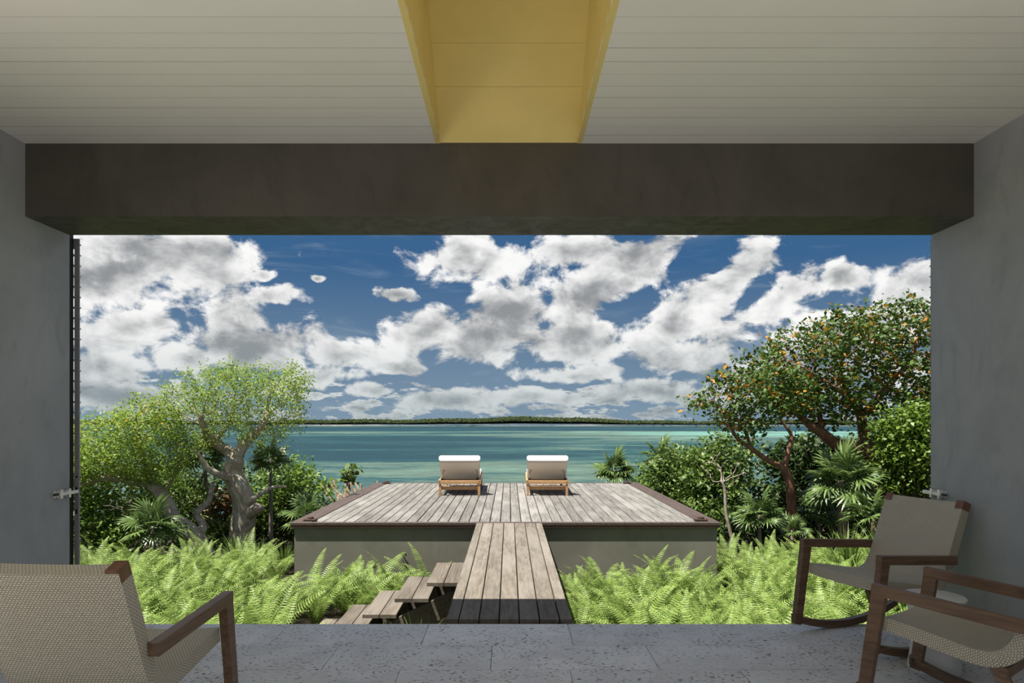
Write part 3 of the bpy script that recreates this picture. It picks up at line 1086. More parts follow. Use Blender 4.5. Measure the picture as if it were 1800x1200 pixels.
def make_chair(x, y, rz, label, tilt=0.0):
    root = thing('rocking_chair', label, 'chair', (x, y, 0), rz, 'woven rocking chairs')
    parts = []
    parts.append(link('woven_shell', SHELL, root))
    for s in (-1, 1):
        xx = s * .302
        # front leg: leans forward at the foot
        parts.append(MB().bar((xx, .365, .055), (xx, .29, .572), .040, .052, up=(0, 1, 0), w2=.040, h2=.064).build('front_leg', 'chair_wood', root))
        # armrest, mitred onto the leg and dropping slightly to the back
        parts.append(MB().bar((xx, .322, .588), (xx, -.285, .546), .042, .052).build('armrest', 'chair_wood', root))
        # rear leg
        parts.append(MB().bar((xx, -.33, .075), (s * .252, -.165, .348), .038, .050, up=(0, 1, 0)).build('rear_leg', 'chair_wood', root))
        # curved rocker
        rk = MB()
        Rr = 1.15
        secs = []
        for k in range(15):
            yy = .392 - k * (.392 + .50) / 14
            yc = yy + .02
            z = Rr - math.sqrt(Rr * Rr - yc * yc)
            secs.append((yy, z))
        vs = []
        for yy, z in secs:
            vs += [(xx - .02, yy, z), (xx + .02, yy, z), (xx + .02, yy, z + .046), (xx - .02, yy, z + .046)]
        fs = [(3, 2, 1, 0)]
        for k in range(14):
            b = k * 4
            fs += [(b, b + 1, b + 5, b + 4), (b + 1, b + 2, b + 6, b + 5), (b + 2, b + 3, b + 7, b + 6), (b + 3, b, b + 4, b + 7)]
        b = 14 * 4
        fs.append((b, b + 1, b + 2, b + 3))
        parts.append(rk.add(vs, fs).build('rocker', 'chair_wood', root))
        # wooden corner cap at the top of the back
        a = Vector((s * .254, TOPP[0], TOPP[1]))
        td = Vector((0, TDIR[0], TDIR[1]))
        parts.append(MB().bar(a - td * .042, a + td * .012, .050, .066, up=(0, 1, .3)).build('corner_cap', 'cap_wood', root))
    parts.append(MB().bar((-.29, -.205, .33), (.29, -.205, .33), .03, .045, up=(0, 0, 1)).build('seat_rail', 'chair_wood', root))
    return root


make_chair(-1.61, 2.84, R(-3), 'woven cream rocking chair with its back turned, facing the sea')
make_chair(2.345, 4.35, R(90 + 19.6), 'woven cream rocking chair against the wall, facing into the room beside the ferns')
make_chair(2.19, 3.224, R(38), 'woven cream rocking chair seen from its side beside the white drum stool')

# white drum stool between the two chairs
ds = thing('drum_stool', 'white waisted ceramic drum stool between the two rocking chairs', 'stool', (2.385, 3.83, 0))
MB().lathe([(.130, 0), (.135, .01), (.12, .10), (.112, .20), (.122, .31), (.152, .395), (.156, .403)], 40).build('body', 'ceramic', ds, True)
MB().lathe([(.156, .403), (.158, .412), (.151, .418), (.02, .420)], 40).build('top', 'ceramic', ds, True)


# ------------------------------------------------------------------ shutters and bolts
def shutter(sgn, xin, name_label):
    """louvred sliding shutter leaf pushed back outside the wall; xin: its leading edge"""
    t = thing('louvred_shutter', name_label, 'shutter', (xin, 4.745, 0))
    o = -sgn                      # outward direction (away from the opening)

    def bx(a, b, y0, y1, z0, z1):
        return MB().box(*sorted((o * a, o * b)), y0, y1, z0, z1)
    so = bx(0, .030, 0, .014, .012, ZS - .01).build('stile', 'shutter', t)
    bx(1.17, 1.20, 0, .014, .012, ZS - .01).build('stile', 'shutter', t)
    bx(.03, 1.17, 0, .014, .012, .10).build('rail', 'shutter', t)
    bx(.03, 1.17, 0, .014, ZS - .08, ZS - .01).build('rail', 'shutter', t)
    z = ZS - .05
    sl = MB().bar((-sgn * 1.17, 0, 0), (sgn * .005, 0, 0), .018, .007, up=(0, .45, 1)).mesh('slat', 'slat')
    while z > .14:
        s = link('slat', sl, t)
        s.location = (0, .012, z)
        z -= .073
    # lock holes in the stile
    for zz, hh in ((1.005, .016), (.925, .016), (.765, .035)):
        MB().box(-.006 + o * .015, .006 + o * .015, -.0015, .004, zz - hh / 2, zz + hh / 2).build('lock_hole', 'black_metal', so)
    return t


shutter(1, -2.992, 'grey louvred metal shutter slid back beside the wall with the black gap')
shutter(-1, 2.938, 'grey louvred metal shutter slid back behind the wall with the rocking chairs')
pk = MB().box(XL - 1.2, XL - .004, D2 + .006, 4.738, -.02, ZS + .2).build('trim_3', 'black_metal')  # black sheet paints in the shade of the deep recess
struct(pk, 'black sheet standing in for the shade of the recess between wall and shutter')


def bolt(x, sgn, label):
    """barrel bolt on the side wall; sgn: direction into the room"""
    t = thing('door_bolt', label, 'bolt', (x, 4.55, .905))
    MB().box(*sorted((0, sgn * .006)), -.03, .135, -.022, .022).build('plate', 'steel', t)
    MB().bevbox(*sorted((sgn * .012, sgn * .030)), -.01, .19, -.012, .012, .003).build('bolt_bar', 'steel', t)
    for yy in (.0, .085):
        MB().bevbox(*sorted((sgn * .006, sgn * .036)), yy, yy + .02, -.030, .030, .003).build('keeper', 'steel', t)
    MB().tube([(sgn * .02, -.012, 0), (sgn * .02, -.05, 0)], .007, 8).build('knob', 'black_metal', t)
    return t


bolt(XL, 1, 'steel sliding bolt on the wall beside the louvred shutter')
bolt(XR, -1, 'steel sliding bolt on the wall above the rocking chair back')


# ------------------------------------------------------------------ plants
def leaf_quads(rg, centers, size, up=0.6, length=1.7, jitter=0.35):
    """one folded leaf (two triangles-wide quad) at each centre"""
    n = len(centers)
    nrm = rg.normal(size=(n, 3))
    nrm[:, 2] = np.abs(nrm[:, 2]) + up
    nrm /= np.linalg.norm(nrm, axis=1)[:, None]
    a = rg.normal(size=(n, 3))
    a -= nrm * (a * nrm).sum(1)[:, None]
    a /= np.linalg.norm(a, axis=1)[:, None]
    b = np.cross(nrm, a)
    s = size * (1 + jitter * rg.uniform(-1, 1, n))
    l = (s * length / 2)[:, None]
    w = (s / 2)[:, None]
    droop = (s * .22)[:, None] * np.array([0, 0, -1.0])
    V = np.stack([centers - a * l, centers + b * w - a * l * .1, centers + a * l + droop, centers - b * w - a * l * .1], 1)
    Fq = np.arange(n * 4).reshape(n, 4)
    return V.reshape(-1, 3), Fq


def colonize(rg, trunks, attractors, step=.10, infl=1.1, kill=.20, iters=70, gravity=0.0):
    """space colonisation from hand-laid trunk lines; returns nodes, parents, minimal radii"""
    nodes, par, rmin = [], [], []

    def add(p, pa, r):
        nodes.append(np.array(p, dtype=float))
        par.append(pa)
        rmin.append(r)
        return len(nodes) - 1
    for pts, r0, r1 in trunks:
        sp = smooth_pts([tuple(p) for p in pts], 6)
        tot = len(sp)
        # attach to the nearest node of an earlier trunk, or be the root
        pa = -1
        if nodes:
            dd = np.linalg.norm(np.array(nodes) - sp[0], axis=1)
            pa = int(dd.argmin())
        for i, p in enumerate(sp):
            if i == 0 and pa >= 0 and np.linalg.norm(nodes[pa] - p) < .03:
                continue
            pa = add(p, pa, r0 + (r1 - r0) * i / (tot - 1))
    att = np.array(attractors)
    N = np.array(nodes)
    d2 = ((att[:, None] - N[None]) ** 2).sum(2)
    near = d2.argmin(1)
    nd = np.sqrt(d2.min(1))
    alive = np.ones(len(att), bool)
    for it in range(iters):
        ok = alive & (nd < infl)
        if it == 0 or not ok.any():
            if not alive.any():
                break
            if not ok.any():
                infl *= 1.4
                if infl > 6:
                    break
                continue
        idx = np.where(ok)[0]
        src = near[idx]
        NN = np.array(nodes)
        dirs = att[idx] - NN[src]
        dirs /= np.linalg.norm(dirs, axis=1)[:, None] + 1e-9
        uniq, inv = np.unique(src, return_inverse=True)
        acc = np.zeros((len(uniq), 3))
        np.add.at(acc, inv, dirs)
        acc /= np.linalg.norm(acc, axis=1)[:, None] + 1e-9
        acc += rg.normal(size=acc.shape) * .22
        acc[:, 2] -= gravity
        acc /= np.linalg.norm(acc, axis=1)[:, None] + 1e-9
        newp = NN[uniq] + acc * step
        base = len(nodes)
        for u, p in zip(uniq, newp):
            add(p, int(u), 0)
        ai = np.where(alive)[0]
        dn = np.sqrt(((att[ai][:, None] - newp[None]) ** 2).sum(2))
        j = dn.argmin(1)
        dm = dn[np.arange(len(ai)), j]
        better = dm < nd[ai]
        nd[ai[better]] = dm[better]
        near[ai[better]] = base + j[better]
        alive &= nd > kill
    return np.array(nodes), np.array(par), np.array(rmin)


def branch_mesh(name, nodes, par, rmin, mat, tip=.0045, power=2.35, origin=(0, 0, 0)):
    n = len(nodes)
    kids = [[] for _ in range(n)]
    for i, p in enumerate(par):
        if p >= 0:
            kids[p].append(i)
    acc = np.zeros(n)
    rad = np.zeros(n)
    desc = np.ones(n)
    for i in range(n - 1, -1, -1):
        if not kids[i]:
            acc[i] = tip ** power
        r = acc[i] ** (1 / power)
        rad[i] = max(r, rmin[i]) if rmin[i] > 0 else r
        if par[i] >= 0:
            acc[par[i]] += acc[i]
            desc[par[i]] += desc[i]
    mb = MB()
    o = Vector(origin)
    starts = [(i, -1) for i in range(n) if par[i] < 0]
    while starts:
        i, pa = starts.pop()
        chain = ([pa] if pa >= 0 else []) + [i]
        while kids[chain[-1]]:
            c = sorted(kids[chain[-1]], key=lambda q: -rad[q])
            for q in c[1:]:
                starts.append((q, chain[-1]))
            chain.append(c[0])
        if len(chain) < 2:
            continue
        rr = [rad[q] for q in chain]
        if pa >= 0:
            rr[0] = min(rr[0], rr[1] * 1.15)
        sides = 10 if max(rr) > .08 else (6 if max(rr) > .02 else 4)
        mb.tube([Vector(nodes[q]) - o for q in chain], rr, sides)
    return mb.mesh(name, mat, True), rad, desc, kids


def ell_points(rg, ells, n, shell=.35):
    vol = np.array([e[3] * e[4] * e[5] for e in ells]) ** .8
    k = rg.choice(len(ells), n, p=vol / vol.sum())
    v = rg.normal(size=(n, 3))
    v /= np.linalg.norm(v, axis=1)[:, None]
    r = rg.random(n) ** shell
    E = np.array(ells, dtype=float)[k]
    return E[:, :3] + v * r[:, None] * E[:, 3:6]


def ell(px, py, d, rx, ry, rd):
    """crown mass: centre by photo pixel at distance d, half sizes in pixels, half depth in metres"""
    c = P(px, py, d)
    return (c.x, c.y, c.z, rx * d / F, rd, ry * d / F)


def make_tree(name, label, cat, trunks, ells, natt, leaf, leaf_size, per_tip, bark, seed, leaf_spread=.11, step=.10, up=.6,
              length=1.7, group=None, tint_bias=0.0, max_desc=9, tip=.0045, shell=.38, infl=1.1, kill=.2):
    rg = np.random.default_rng(seed)
    att = ell_points(rg, ells, natt, shell)
    nodes, par, rmin = colonize(rg, trunks, att, step, infl=infl, kill=kill)
    base = nodes[0]
    root = thing(name, label, cat, tuple(base), 0, group)
    me, rad, desc, kids = branch_mesh('branches', nodes, par, rmin, bark, tip, origin=base)
    link('trunk', me, root)
    tips = np.where((desc <= max_desc) & (rmin == 0))[0]
    cen = nodes[np.repeat(tips, per_tip)] + rg.normal(size=(len(tips) * per_tip, 3)) * leaf_spread
    cen = cen - base
    V, Fq = leaf_quads(rg, cen, leaf_size, up, length)
    tint = np.clip(np.repeat(rg.random(len(tips)), per_tip) * .45 + rg.random(len(cen)) * .55 + tint_bias, 0, 1)
    o = link('foliage', np_mesh('foliage', V, Fq, leaf, tint), root)
    o['kind'] = 'stuff'
    return root


def make_bush(name, label, ells, nleaf, leaf, leaf_size, seed, bark='bark_dark', group=None, twigs=14, clump=.16, cat='shrub', up=.5, length=1.7):
    """dense shrub: leaves gathered in clumps over its rounded masses, on real stems"""
    rg = np.random.default_rng(seed)
    E = np.array(ells, dtype=float)
    gx, gy = E[:, 0].mean(), E[:, 1].mean()
    base = np.array([gx, gy, gz(gx, gy) - .03])
    root = thing(name, label, cat, tuple(base), 0, group)
    nc = max(20, nleaf // 34)
    cc = ell_points(rg, ells, nc, .22)
    m = MB()
    sel = rg.choice(nc, min(nc, twigs * 6), replace=False)
    stems = []
    for k in range(twigs):
        p = cc[sel[k]]
        r0 = rg.uniform(.012, .028)
        b0 = base + np.array([rg.normal() * .12, rg.normal() * .12, 0])
        mid = b0 * .45 + p * .55 + rg.normal(size=3) * .10 * np.array([1, 1, .5])
        pts = smooth_pts([tuple(b0), tuple(b0 * .75 + mid * .25 + rg.normal(size=3) * .04), tuple(mid), tuple(p)], 4)
        m.tube([Vector(q - base) for q in pts], list(np.linspace(r0, .006, len(pts))), 5)
        stems.append(pts)
    for q in sel[twigs:]:
        s = stems[rg.integers(len(stems))]
        a = s[int(len(s) * rg.uniform(.4, .9))]
        m.tube([Vector(a - base), Vector((a + cc[q]) / 2 + rg.normal(size=3) * .05 - base), Vector(cc[q] - base)], [.008, .006, .003], 4)
    m.build('stems', bark, root, True)
    k = rg.integers(0, nc, nleaf)
    cen = cc[k] + rg.normal(size=(nleaf, 3)) * clump * np.array([1, 1, .75]) - base
    V, Fq = leaf_quads(rg, cen, leaf_size, up, length)
    tint = np.clip(rg.random(nc)[k] * .5 + rg.random(nleaf) * .5, 0, 1)
    o = link('foliage', np_mesh('foliage', V, Fq, leaf, tint), root)
    o['kind'] = 'stuff'
    return root


# ---- pale gnarled tree (left)
dA = 12.4
make_tree('gnarled_tree', 'gnarled pale-barked tree with thick forked trunk and feathery green crown', 'tree',
          [([P(418, 1035, dA), P(424, 985, dA), P(426, 930, dA), P(430, 888, dA), P(420, 856, dA - .05), P(409, 832, dA), P(415, 806, dA)], .25, .155),
           ([P(415, 806, dA), P(397, 790, dA + .1), P(376, 776, dA), P(361, 760, dA - .2), P(352, 735, dA - .3)], .115, .05),
           ([P(415, 806, dA), P(424, 788, dA), P(440, 770, dA + .1), P(460, 750, dA + .2), P(470, 724, dA + .3)], .12, .05),
           ([P(420, 845, dA), P(398, 838, dA - .2), P(368, 825, dA - .4), P(350, 800, dA - .5)], .09, .035),
           ([P(428, 915, dA), P(440, 902, dA - .1), P(452, 893, dA - .2), P(458, 897, dA - .25)], .11, .085),
           ([P(432, 893, dA), P(446, 876, dA - .1), P(478, 857, dA - .1), P(503, 856, dA)], .06, .02),
           ([P(376, 776, dA), P(400, 745, dA + .4), P(415, 705, dA + .5)], .06, .03)],
          [ell(345, 712, dA, 75, 52, 1.0), ell(425, 690, dA, 88, 56, 1.1), ell(500, 700, dA, 52, 56, .8), ell(330, 770, dA - .3, 62, 26, .7),
           ell(395, 665, dA, 70, 34, .9), ell(500, 668, dA, 46, 34, .7), ell(455, 740, dA, 90, 40, .9)],
          1700, 'leaf_a', .027, 22, 'bark_pale', 21, leaf_spread=.075, step=.085, tip=.0042, max_desc=7, shell=.45, kill=.15)

# ---- leaning tree beside the left wall
dB = 11.8
make_tree('leaning_tree', 'leaning pale-barked tree with low feathery crown beside the louvred shutter', 'tree',
          [([P(374, 1030, dB), P(364, 985, dB), P(345, 948, dB), P(324, 926, dB), P(306, 912, dB), P(296, 888, dB), P(282, 866, dB), P(263, 851, dB)], .185, .085),
           ([P(263, 851, dB), P(240, 848, dB - .1), P(187, 840, dB - .3), P(140, 850, dB - .4), P(90, 845, dB - .4)], .07, .03),
           ([P(270, 856, dB), P(256, 822, dB + .1), P(246, 780, dB + .2), P(238, 735, dB + .2)], .06, .025),
           ([P(282, 866, dB), P(305, 838, dB + .2), P(318, 800, dB + .3)], .05, .02),
           ([P(225, 846, dB - .15), P(195, 815, dB), P(170, 780, dB)], .045, .02),
           ([P(346, 950, dB), P(357, 925, dB + .2), P(346, 903, dB + .3), P(368, 878, dB + .5), P(372, 850, dB + .6)], .085, .04)],
          [ell(205, 785, dB, 88, 62, 1.0), ell(262, 745, dB, 58, 55, .8), ell(165, 825, dB, 70, 42, .8), ell(100, 800, dB, 70, 60, .9), ell(285, 800, dB, 55, 38, .7)],
          1300, 'leaf_a', .031, 30, 'bark_pale', 22, leaf_spread=.09, step=.09, tip=.0042, max_desc=8, tint_bias=.06, shell=.45, kill=.16)

# ---- red-barked tree and the larger spreading tree (right)
dR = 13.0
make_tree('red_barked_tree', 'slender red-barked tree forking low behind the palms', 'tree',
          [([P(1384, 1020, dR), P(1387, 972, dR), P(1392, 917, dR), P(1388, 847, dR), P(1376, 820, dR)], .105, .08),
           ([P(1376, 820, dR), P(1350, 809, dR), P(1321, 788, dR - .1), P(1296, 770, dR - .2), P(1280, 745, dR - .2)], .06, .025),
           ([P(1378, 822, dR), P(1387, 788, dR), P(1391, 765, dR), P(1370, 735, dR)], .06, .02),
           ([P(1321, 788, dR - .1), P(1300, 740, dR), P(1260, 715, dR), P(1220, 712, dR)], .035, .014)],
          [ell(1255, 708, dR, 58, 26, .6), ell(1315, 690, dR, 62, 48, .8), ell(1370, 690, dR, 60, 60, .8), ell(1310, 735, dR, 62, 28, .7), ell(1285, 655, dR, 38, 22, .4)],
          700, 'leaf_b', .062, 13, 'bark_red', 23, leaf_spread=.10, step=.10, up=.5, length=1.6, max_desc=6, kill=.19)
dS = 14.0
make_tree('spreading_tree', 'wide spreading tree with glossy green and orange leaves by the wall with chairs', 'tree',
          [([P(1565, 1010, dS), P(1552, 900, dS), P(1537, 815, dS), P(1500, 788, dS), P(1471, 781, dS), P(1446, 762, dS), P(1422, 745, dS), P(1400, 725, dS)], .22, .06),
           ([P(1537, 815, dS), P(1520, 770, dS + .1), P(1512, 728, dS + .2), P(1490, 690, dS + .3), P(1470, 640, dS + .3)], .14, .04),
           ([P(1446, 762, dS), P(1440, 725, dS), P(1438, 690, dS), P(1420, 650, dS)], .06, .025),
           ([P(1512, 735, dS + .2), P(1560, 680, dS), P(1600, 630, dS), P(1625, 560, dS)], .08, .025),
           ([P(1500, 705, dS + .2), P(1450, 670, dS - .3), P(1400, 640, dS - .4)], .05, .02)],
          [ell(1345, 640, dS, 52, 36, .7), ell(1420, 625, dS, 82, 60, 1.1), ell(1500, 600, dS, 84, 66, 1.2), ell(1590, 585, dS, 86, 66, 1.2), ell(1455, 700, dS, 100, 42, 1.1),
           ell(1570, 670, dS, 90, 60, 1.1), ell(1660, 620, dS, 90, 90, 1.2), ell(1400, 690, dS, 70, 40, .9)],
          2200, 'leaf_b', .064, 13, 'bark_red', 24, leaf_spread=.105, step=.105, up=.5, length=1.6, max_desc=6, kill=.19)


# ---- fan palms
def fan_leaf_mesh(seed, rad=.42, seg=22):
    rg = np.random.default_rng(seed)
    V, Fq, T = [], [], []
    span = R(300)
    for i in range(seg):
        a = -span / 2 + span * (i + .5) / seg + rg.normal() * .02
        L = rad * (1 - .25 * abs(a) / (span / 2)) * rg.uniform(.92, 1.05)
        w = rad * .048
        dx, dy = math.sin(a), math.cos(a)
        sx, sy = dy, -dx
        b = len(V)
        dr = -.16 * rad * rg.uniform(.6, 1.5)
        V += [(0, 0, 0), (dx * L * .45 + sx * w, dy * L * .45 + sy * w, -.012), (dx * L * .45, dy * L * .45, .018), (dx * L * .45 - sx * w, dy * L * .45 - sy * w, -.012),
              (dx * L, dy * L, dr), (dx * L * .8 + sx * w * .6, dy * L * .8 + sy * w * .6, dr * .45), (dx * L * .8 - sx * w * .6, dy * L * .8 - sy * w * .6, dr * .45)]
        Fq += [(b, b + 2, b + 1), (b, b + 3, b + 2), (b + 1, b + 2, b + 5), (b + 2, b + 3, b + 6), (b + 2, b + 6, b + 5), (b + 5, b + 6, b + 4)]
        T += [rg.random()] * 6
    # stalk runs back from the hub
    n0 = len(V)
    Ls = rad * .75
    for k in range(4):
        t = k / 3
        for s in (-1, 1):
            V.append((s * .006, -Ls * t, -.10 * rad * t * t))
        V.append((0, -Ls * t, -.10 * rad * t * t + .01))
    for k in range(3):
        b = n0 + k * 3
        for (p, q) in ((0, 1), (1, 2), (2, 0)):
            Fq += [(b + p, b + q, b + 3 + q), (b + p, b + 3 + q, b + 3 + p)]
            T += [.3, .3]
    return np_mesh('fan_leaf', V, Fq, 'palm', T)


FANS = [fan_leaf_mesh(s) for s in (1, 2, 3)]


def make_palm(label, px, py, d, height_px_base, nleaf, scale, seed, lean=(0, 0), trunk_r=.045, bark='bark_grey', up_bias=.35, trunk=True):
    """crown centre at photo pixel px, py; stands on the ground below"""
    rg = np.random.default_rng(seed)
    c = P(px, py, d)
    bx_, by_ = c.x + lean[0], c.y + lean[1]
    base = Vector((bx_, by_, gz(bx_, by_) - .02))
    root = thing('fan_palm', label, 'palm', base, 0, 'fan palms around the deck')
    rel = c - base
    pts = [Vector((0, 0, 0)), rel * .33 + Vector((lean[0] * -.15, 0, 0)), rel * .7 + Vector((lean[0] * -.12, 0, 0)), rel]
    sp = [Vector(q) for q in smooth_pts([tuple(p) for p in pts], 5)]
    MB().tube(sp, list(np.linspace(trunk_r * 1.25, trunk_r * .55, len(sp))), 9).build('trunk', bark, root, True)
    for i in range(nleaf):
        az = 2.399 * i + rg.uniform(-.3, .3)
        el = R(78) - (R(78) + R(28)) * (i / (nleaf - 1)) ** (1 - up_bias) + rg.normal() * .1
        o = link('fan_leaf', FANS[i % 3], root)
        s = scale * rg.uniform(.85, 1.12)
        dirv = Vector((math.cos(az) * math.cos(el), math.sin(az) * math.cos(el), math.sin(el)))
        # leaf's local +y runs outwards; its hub sits one stalk length from the crown centre
        yv = dirv
        zv = Vector((0, 0, 1)) - yv * yv.z
        zv = zv.normalized() if zv.length > .05 else Vector((math.cos(az + 1.57), math.sin(az + 1.57), 0))
        roll = rg.normal() * .35
        zv = Matrix.Rotation(roll, 3, yv) @ zv
        xv = yv.cross(zv)
        m3 = Matrix((xv, yv, zv)).transposed()
        o.matrix_basis = Matrix.Translation(rel + dirv * (.42 * .73 * s)) @ m3.to_4x4() @ Matrix.Scale(s, 4)
    return root


make_palm('fan palm on a thin grey stem, its dark crown inside the gnarled tree', 359, 800, 13.3, 0, 14, .86, 31, (.14, .1), .05)
make_palm('fan palm on a thin stem between the gnarled tree and the deck', 476, 806, 13.2, 0, 13, .72, 32, (-.04, .1), .04)
make_palm('low fan palm under the leaning tree', 268, 925, 11.0, 0, 11, .80, 33, (.03, 0), .04)
make_palm('low dark fan palm at the foot of the gnarled tree trunk', 395, 945, 13.2, 0, 12, .95, 34, (.03, 0), .04)
make_palm('large fan palm with brown trunk beside the red-barked tree', 1478, 845, 12.4, 0, 18, 1.15, 35, (.10, .05), .085, 'bark_dark')
make_palm('bushy fan palm in front of the red-barked tree, nearer the deck', 1335, 905, 11.9, 0, 15, .80, 36, (0, 0), .04)
make_palm('small fan palm at the foot of the red-barked tree', 1392, 932, 11.8, 0, 10, .52, 37, (0, 0), .03)
make_palm('fan palm rising beyond the far edge of the deck', 1080, 826, 17.5, 0, 16, .95, 38, (0, 0), .05, up_bias=.5)
make_palm('fan palm behind the rocking chair against the wall', 1535, 905, 11.6, 0, 12, .85, 39, (0, 0), .05, 'bark_dark')
make_palm('fan palm half hidden in the dark shrub beyond the deck', 1160, 800, 16.0, 0, 9, .75, 40, (.1, 0), .04)
make_palm('fan palm leaning over the deck plinth beside the pale tree', 545, 905, 12.0, 0, 10, .8, 41, (-.25, 0), .04)
make_palm('fan palm beneath the spreading tree', 1440, 900, 13.4, 0, 11, .85, 42, (0, 0), .04)

# ---- shrubs
make_bush('round_shrub', 'dense small-leaved shrub under the leaning tree beside the shutter', [ell(195, 905, 11.9, 95, 48, .8), ell(250, 945, 11.6, 80, 36, .7), ell(130, 930, 11.6, 80, 60, .8), ell(200, 860, 13.0, 110, 50, .7), ell(300, 880, 13.0, 60, 45, .6)], 15000, 'leaf_e', .042, 51, 'bark_pale', 'shrubs around the deck')
make_bush('round_shrub', 'green shrub with small leaves beside the deck corner and gnarled tree', [ell(500, 850, 14.4, 52, 48, .7), ell(535, 880, 14.2, 48, 36, .7), ell(470, 900, 14.2, 50, 45, .7)], 7000, 'leaf_e', .052, 52, 'bark_dark', 'shrubs around the deck')
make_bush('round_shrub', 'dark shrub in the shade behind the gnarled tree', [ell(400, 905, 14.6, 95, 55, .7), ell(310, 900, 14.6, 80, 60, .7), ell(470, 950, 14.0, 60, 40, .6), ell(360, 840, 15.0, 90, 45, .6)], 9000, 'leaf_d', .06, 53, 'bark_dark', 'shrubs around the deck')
make_bush('round_shrub', 'bush with rusty dry leaves behind the gnarled tree', [ell(392, 890, 13.6, 34, 24, .3)], 420, 'leaf_rust', .07, 54, 'bark_dark', 'shrubs around the deck', 8)
make_bush('round_shrub', 'large rounded dark green shrub behind the bare pale sapling', [ell(1200, 845, 15.6, 66, 56, 1.0), ell(1250, 850, 15.2, 60, 72, 1.0), ell(1160, 850, 16.4, 44, 36, .8), ell(1230, 915, 14.6, 60, 45, .8), ell(1275, 800, 15.2, 40, 36, .7)], 17000, 'leaf_c', .058, 55, 'bark_grey', 'shrubs around the deck')
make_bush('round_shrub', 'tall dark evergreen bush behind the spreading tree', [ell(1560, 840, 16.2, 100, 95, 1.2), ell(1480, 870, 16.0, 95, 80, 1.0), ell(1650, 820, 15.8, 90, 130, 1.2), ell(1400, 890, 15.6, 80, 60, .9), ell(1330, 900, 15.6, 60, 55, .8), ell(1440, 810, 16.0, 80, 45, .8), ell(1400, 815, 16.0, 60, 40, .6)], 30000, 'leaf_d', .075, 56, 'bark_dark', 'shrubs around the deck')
make_bush('round_shrub', 'bright green bush beside the wall with the bolt and rocking chairs', [ell(1602, 765, 12.7, 50, 48, .6), ell(1640, 810, 12.7, 60, 70, .6), ell(1590, 830, 12.9, 40, 45, .5)], 11000, 'leaf_e', .055, 57, 'bark_dark', 'shrubs around the deck')
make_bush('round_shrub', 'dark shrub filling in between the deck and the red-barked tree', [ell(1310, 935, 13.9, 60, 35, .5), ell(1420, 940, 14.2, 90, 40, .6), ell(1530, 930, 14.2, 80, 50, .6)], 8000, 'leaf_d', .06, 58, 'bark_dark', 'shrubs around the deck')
make_bush('round_shrub', 'sparse upright leafy shrub with bare stems beyond the deck corner', [ell(613, 836, 16.6, 16, 18, .25), ell(580, 852, 16.4, 16, 12, .3)], 150, 'leaf_c', .10, 59, 'bark_red', 'shrubs around the deck', 12, .08)


# bare pale sapling in front of the dark green shrub
def sapling(label, pts, r0, seed, ells, bark, n=150, name='bare_sapling'):
    rg = np.random.default_rng(seed)
    nodes, par, rmin = colonize(rg, [(pts, r0, r0 * .55)], ell_points(rg, ells, n, .4), .09, kill=.16)
    root = thing(name, label, 'tree', tuple(nodes[0]))
    me, *_ = branch_mesh('branches', nodes, par, rmin, bark, .0055, origin=nodes[0])
    link('branches', me, root)
    return root


sapling('pale bare-branched sapling beside the olive deck plinth', [P(1300, 1010, 12.6), P(1290, 960, 12.6), P(1277, 905, 12.6), P(1274, 862, 12.6), P(1268, 845, 12.6)], .042, 61,
        [ell(1265, 820, 12.7, 42, 34, .4), ell(1295, 830, 12.7, 30, 26, .4)], 'bark_pale')
sapling('thin grey sapling with bare twigs under the leaning tree', [P(300, 1000, 11.2), P(250, 935, 11.2), P(230, 915, 11.2)], .022, 62,
        [ell(205, 890, 11.0, 48, 26, .3), ell(240, 905, 11.0, 45, 22, .3)], 'bark_grey', 90)


# cut stems beyond the deck's corner
cs = thing('cut_stems', 'cluster of bare cut brown stems beyond the seaward deck corner', 'stems', (-3.6, 15.9, gz(-3.6, 15.9)))
rg = np.random.default_rng(8)
for k in range(14):
    top = P(rg.uniform(560, 665), rg.uniform(842, 868), 15.9 + rg.uniform(-.4, .4))
    b = Vector((-3.6 + rg.normal() * .5, 15.9 + rg.normal() * .2, gz(-3.6, 15.9)))
    part(MB().tube([b, (b + top) / 2 + Vector((rg.normal() * .08, 0, 0)), top], [.035, .03, .024], 6), 'stem', 'bark_dark', cs, True)


# ---- grass tufts
def grass_mesh(seed, n=110, h=.62, w=.008):
    rg = np.random.default_rng(seed)
    V, Fq, T = [], [], []
    for k in range(n):
        az = rg.uniform(0, 2 * math.pi)
        out = rg.uniform(.08, .65)
        hh = h * rg.uniform(.55, 1.1)
        r0 = rg.uniform(0, .07)
        a = np.array([math.cos(az), math.sin(az)])
        s = np.array([-a[1], a[0]]) * w
        b = len(V)
        for t, ww in ((0, 1), (.4, .9), (.75, .6), (1, .05)):
            p = a * (r0 + out * hh * t ** 1.9)
            z = hh * (t - .38 * out * t ** 2.4)
            V += [(p[0] + s[0] * ww, p[1] + s[1] * ww, z), (p[0] - s[0] * ww, p[1] - s[1] * ww, z)]
        for q in range(3):
            c = b + q * 2
            Fq.append((c, c + 1, c + 3, c + 2))
        T += [rg.random()] * 3
    return np_mesh('blades', V, Fq, 'grass', T)


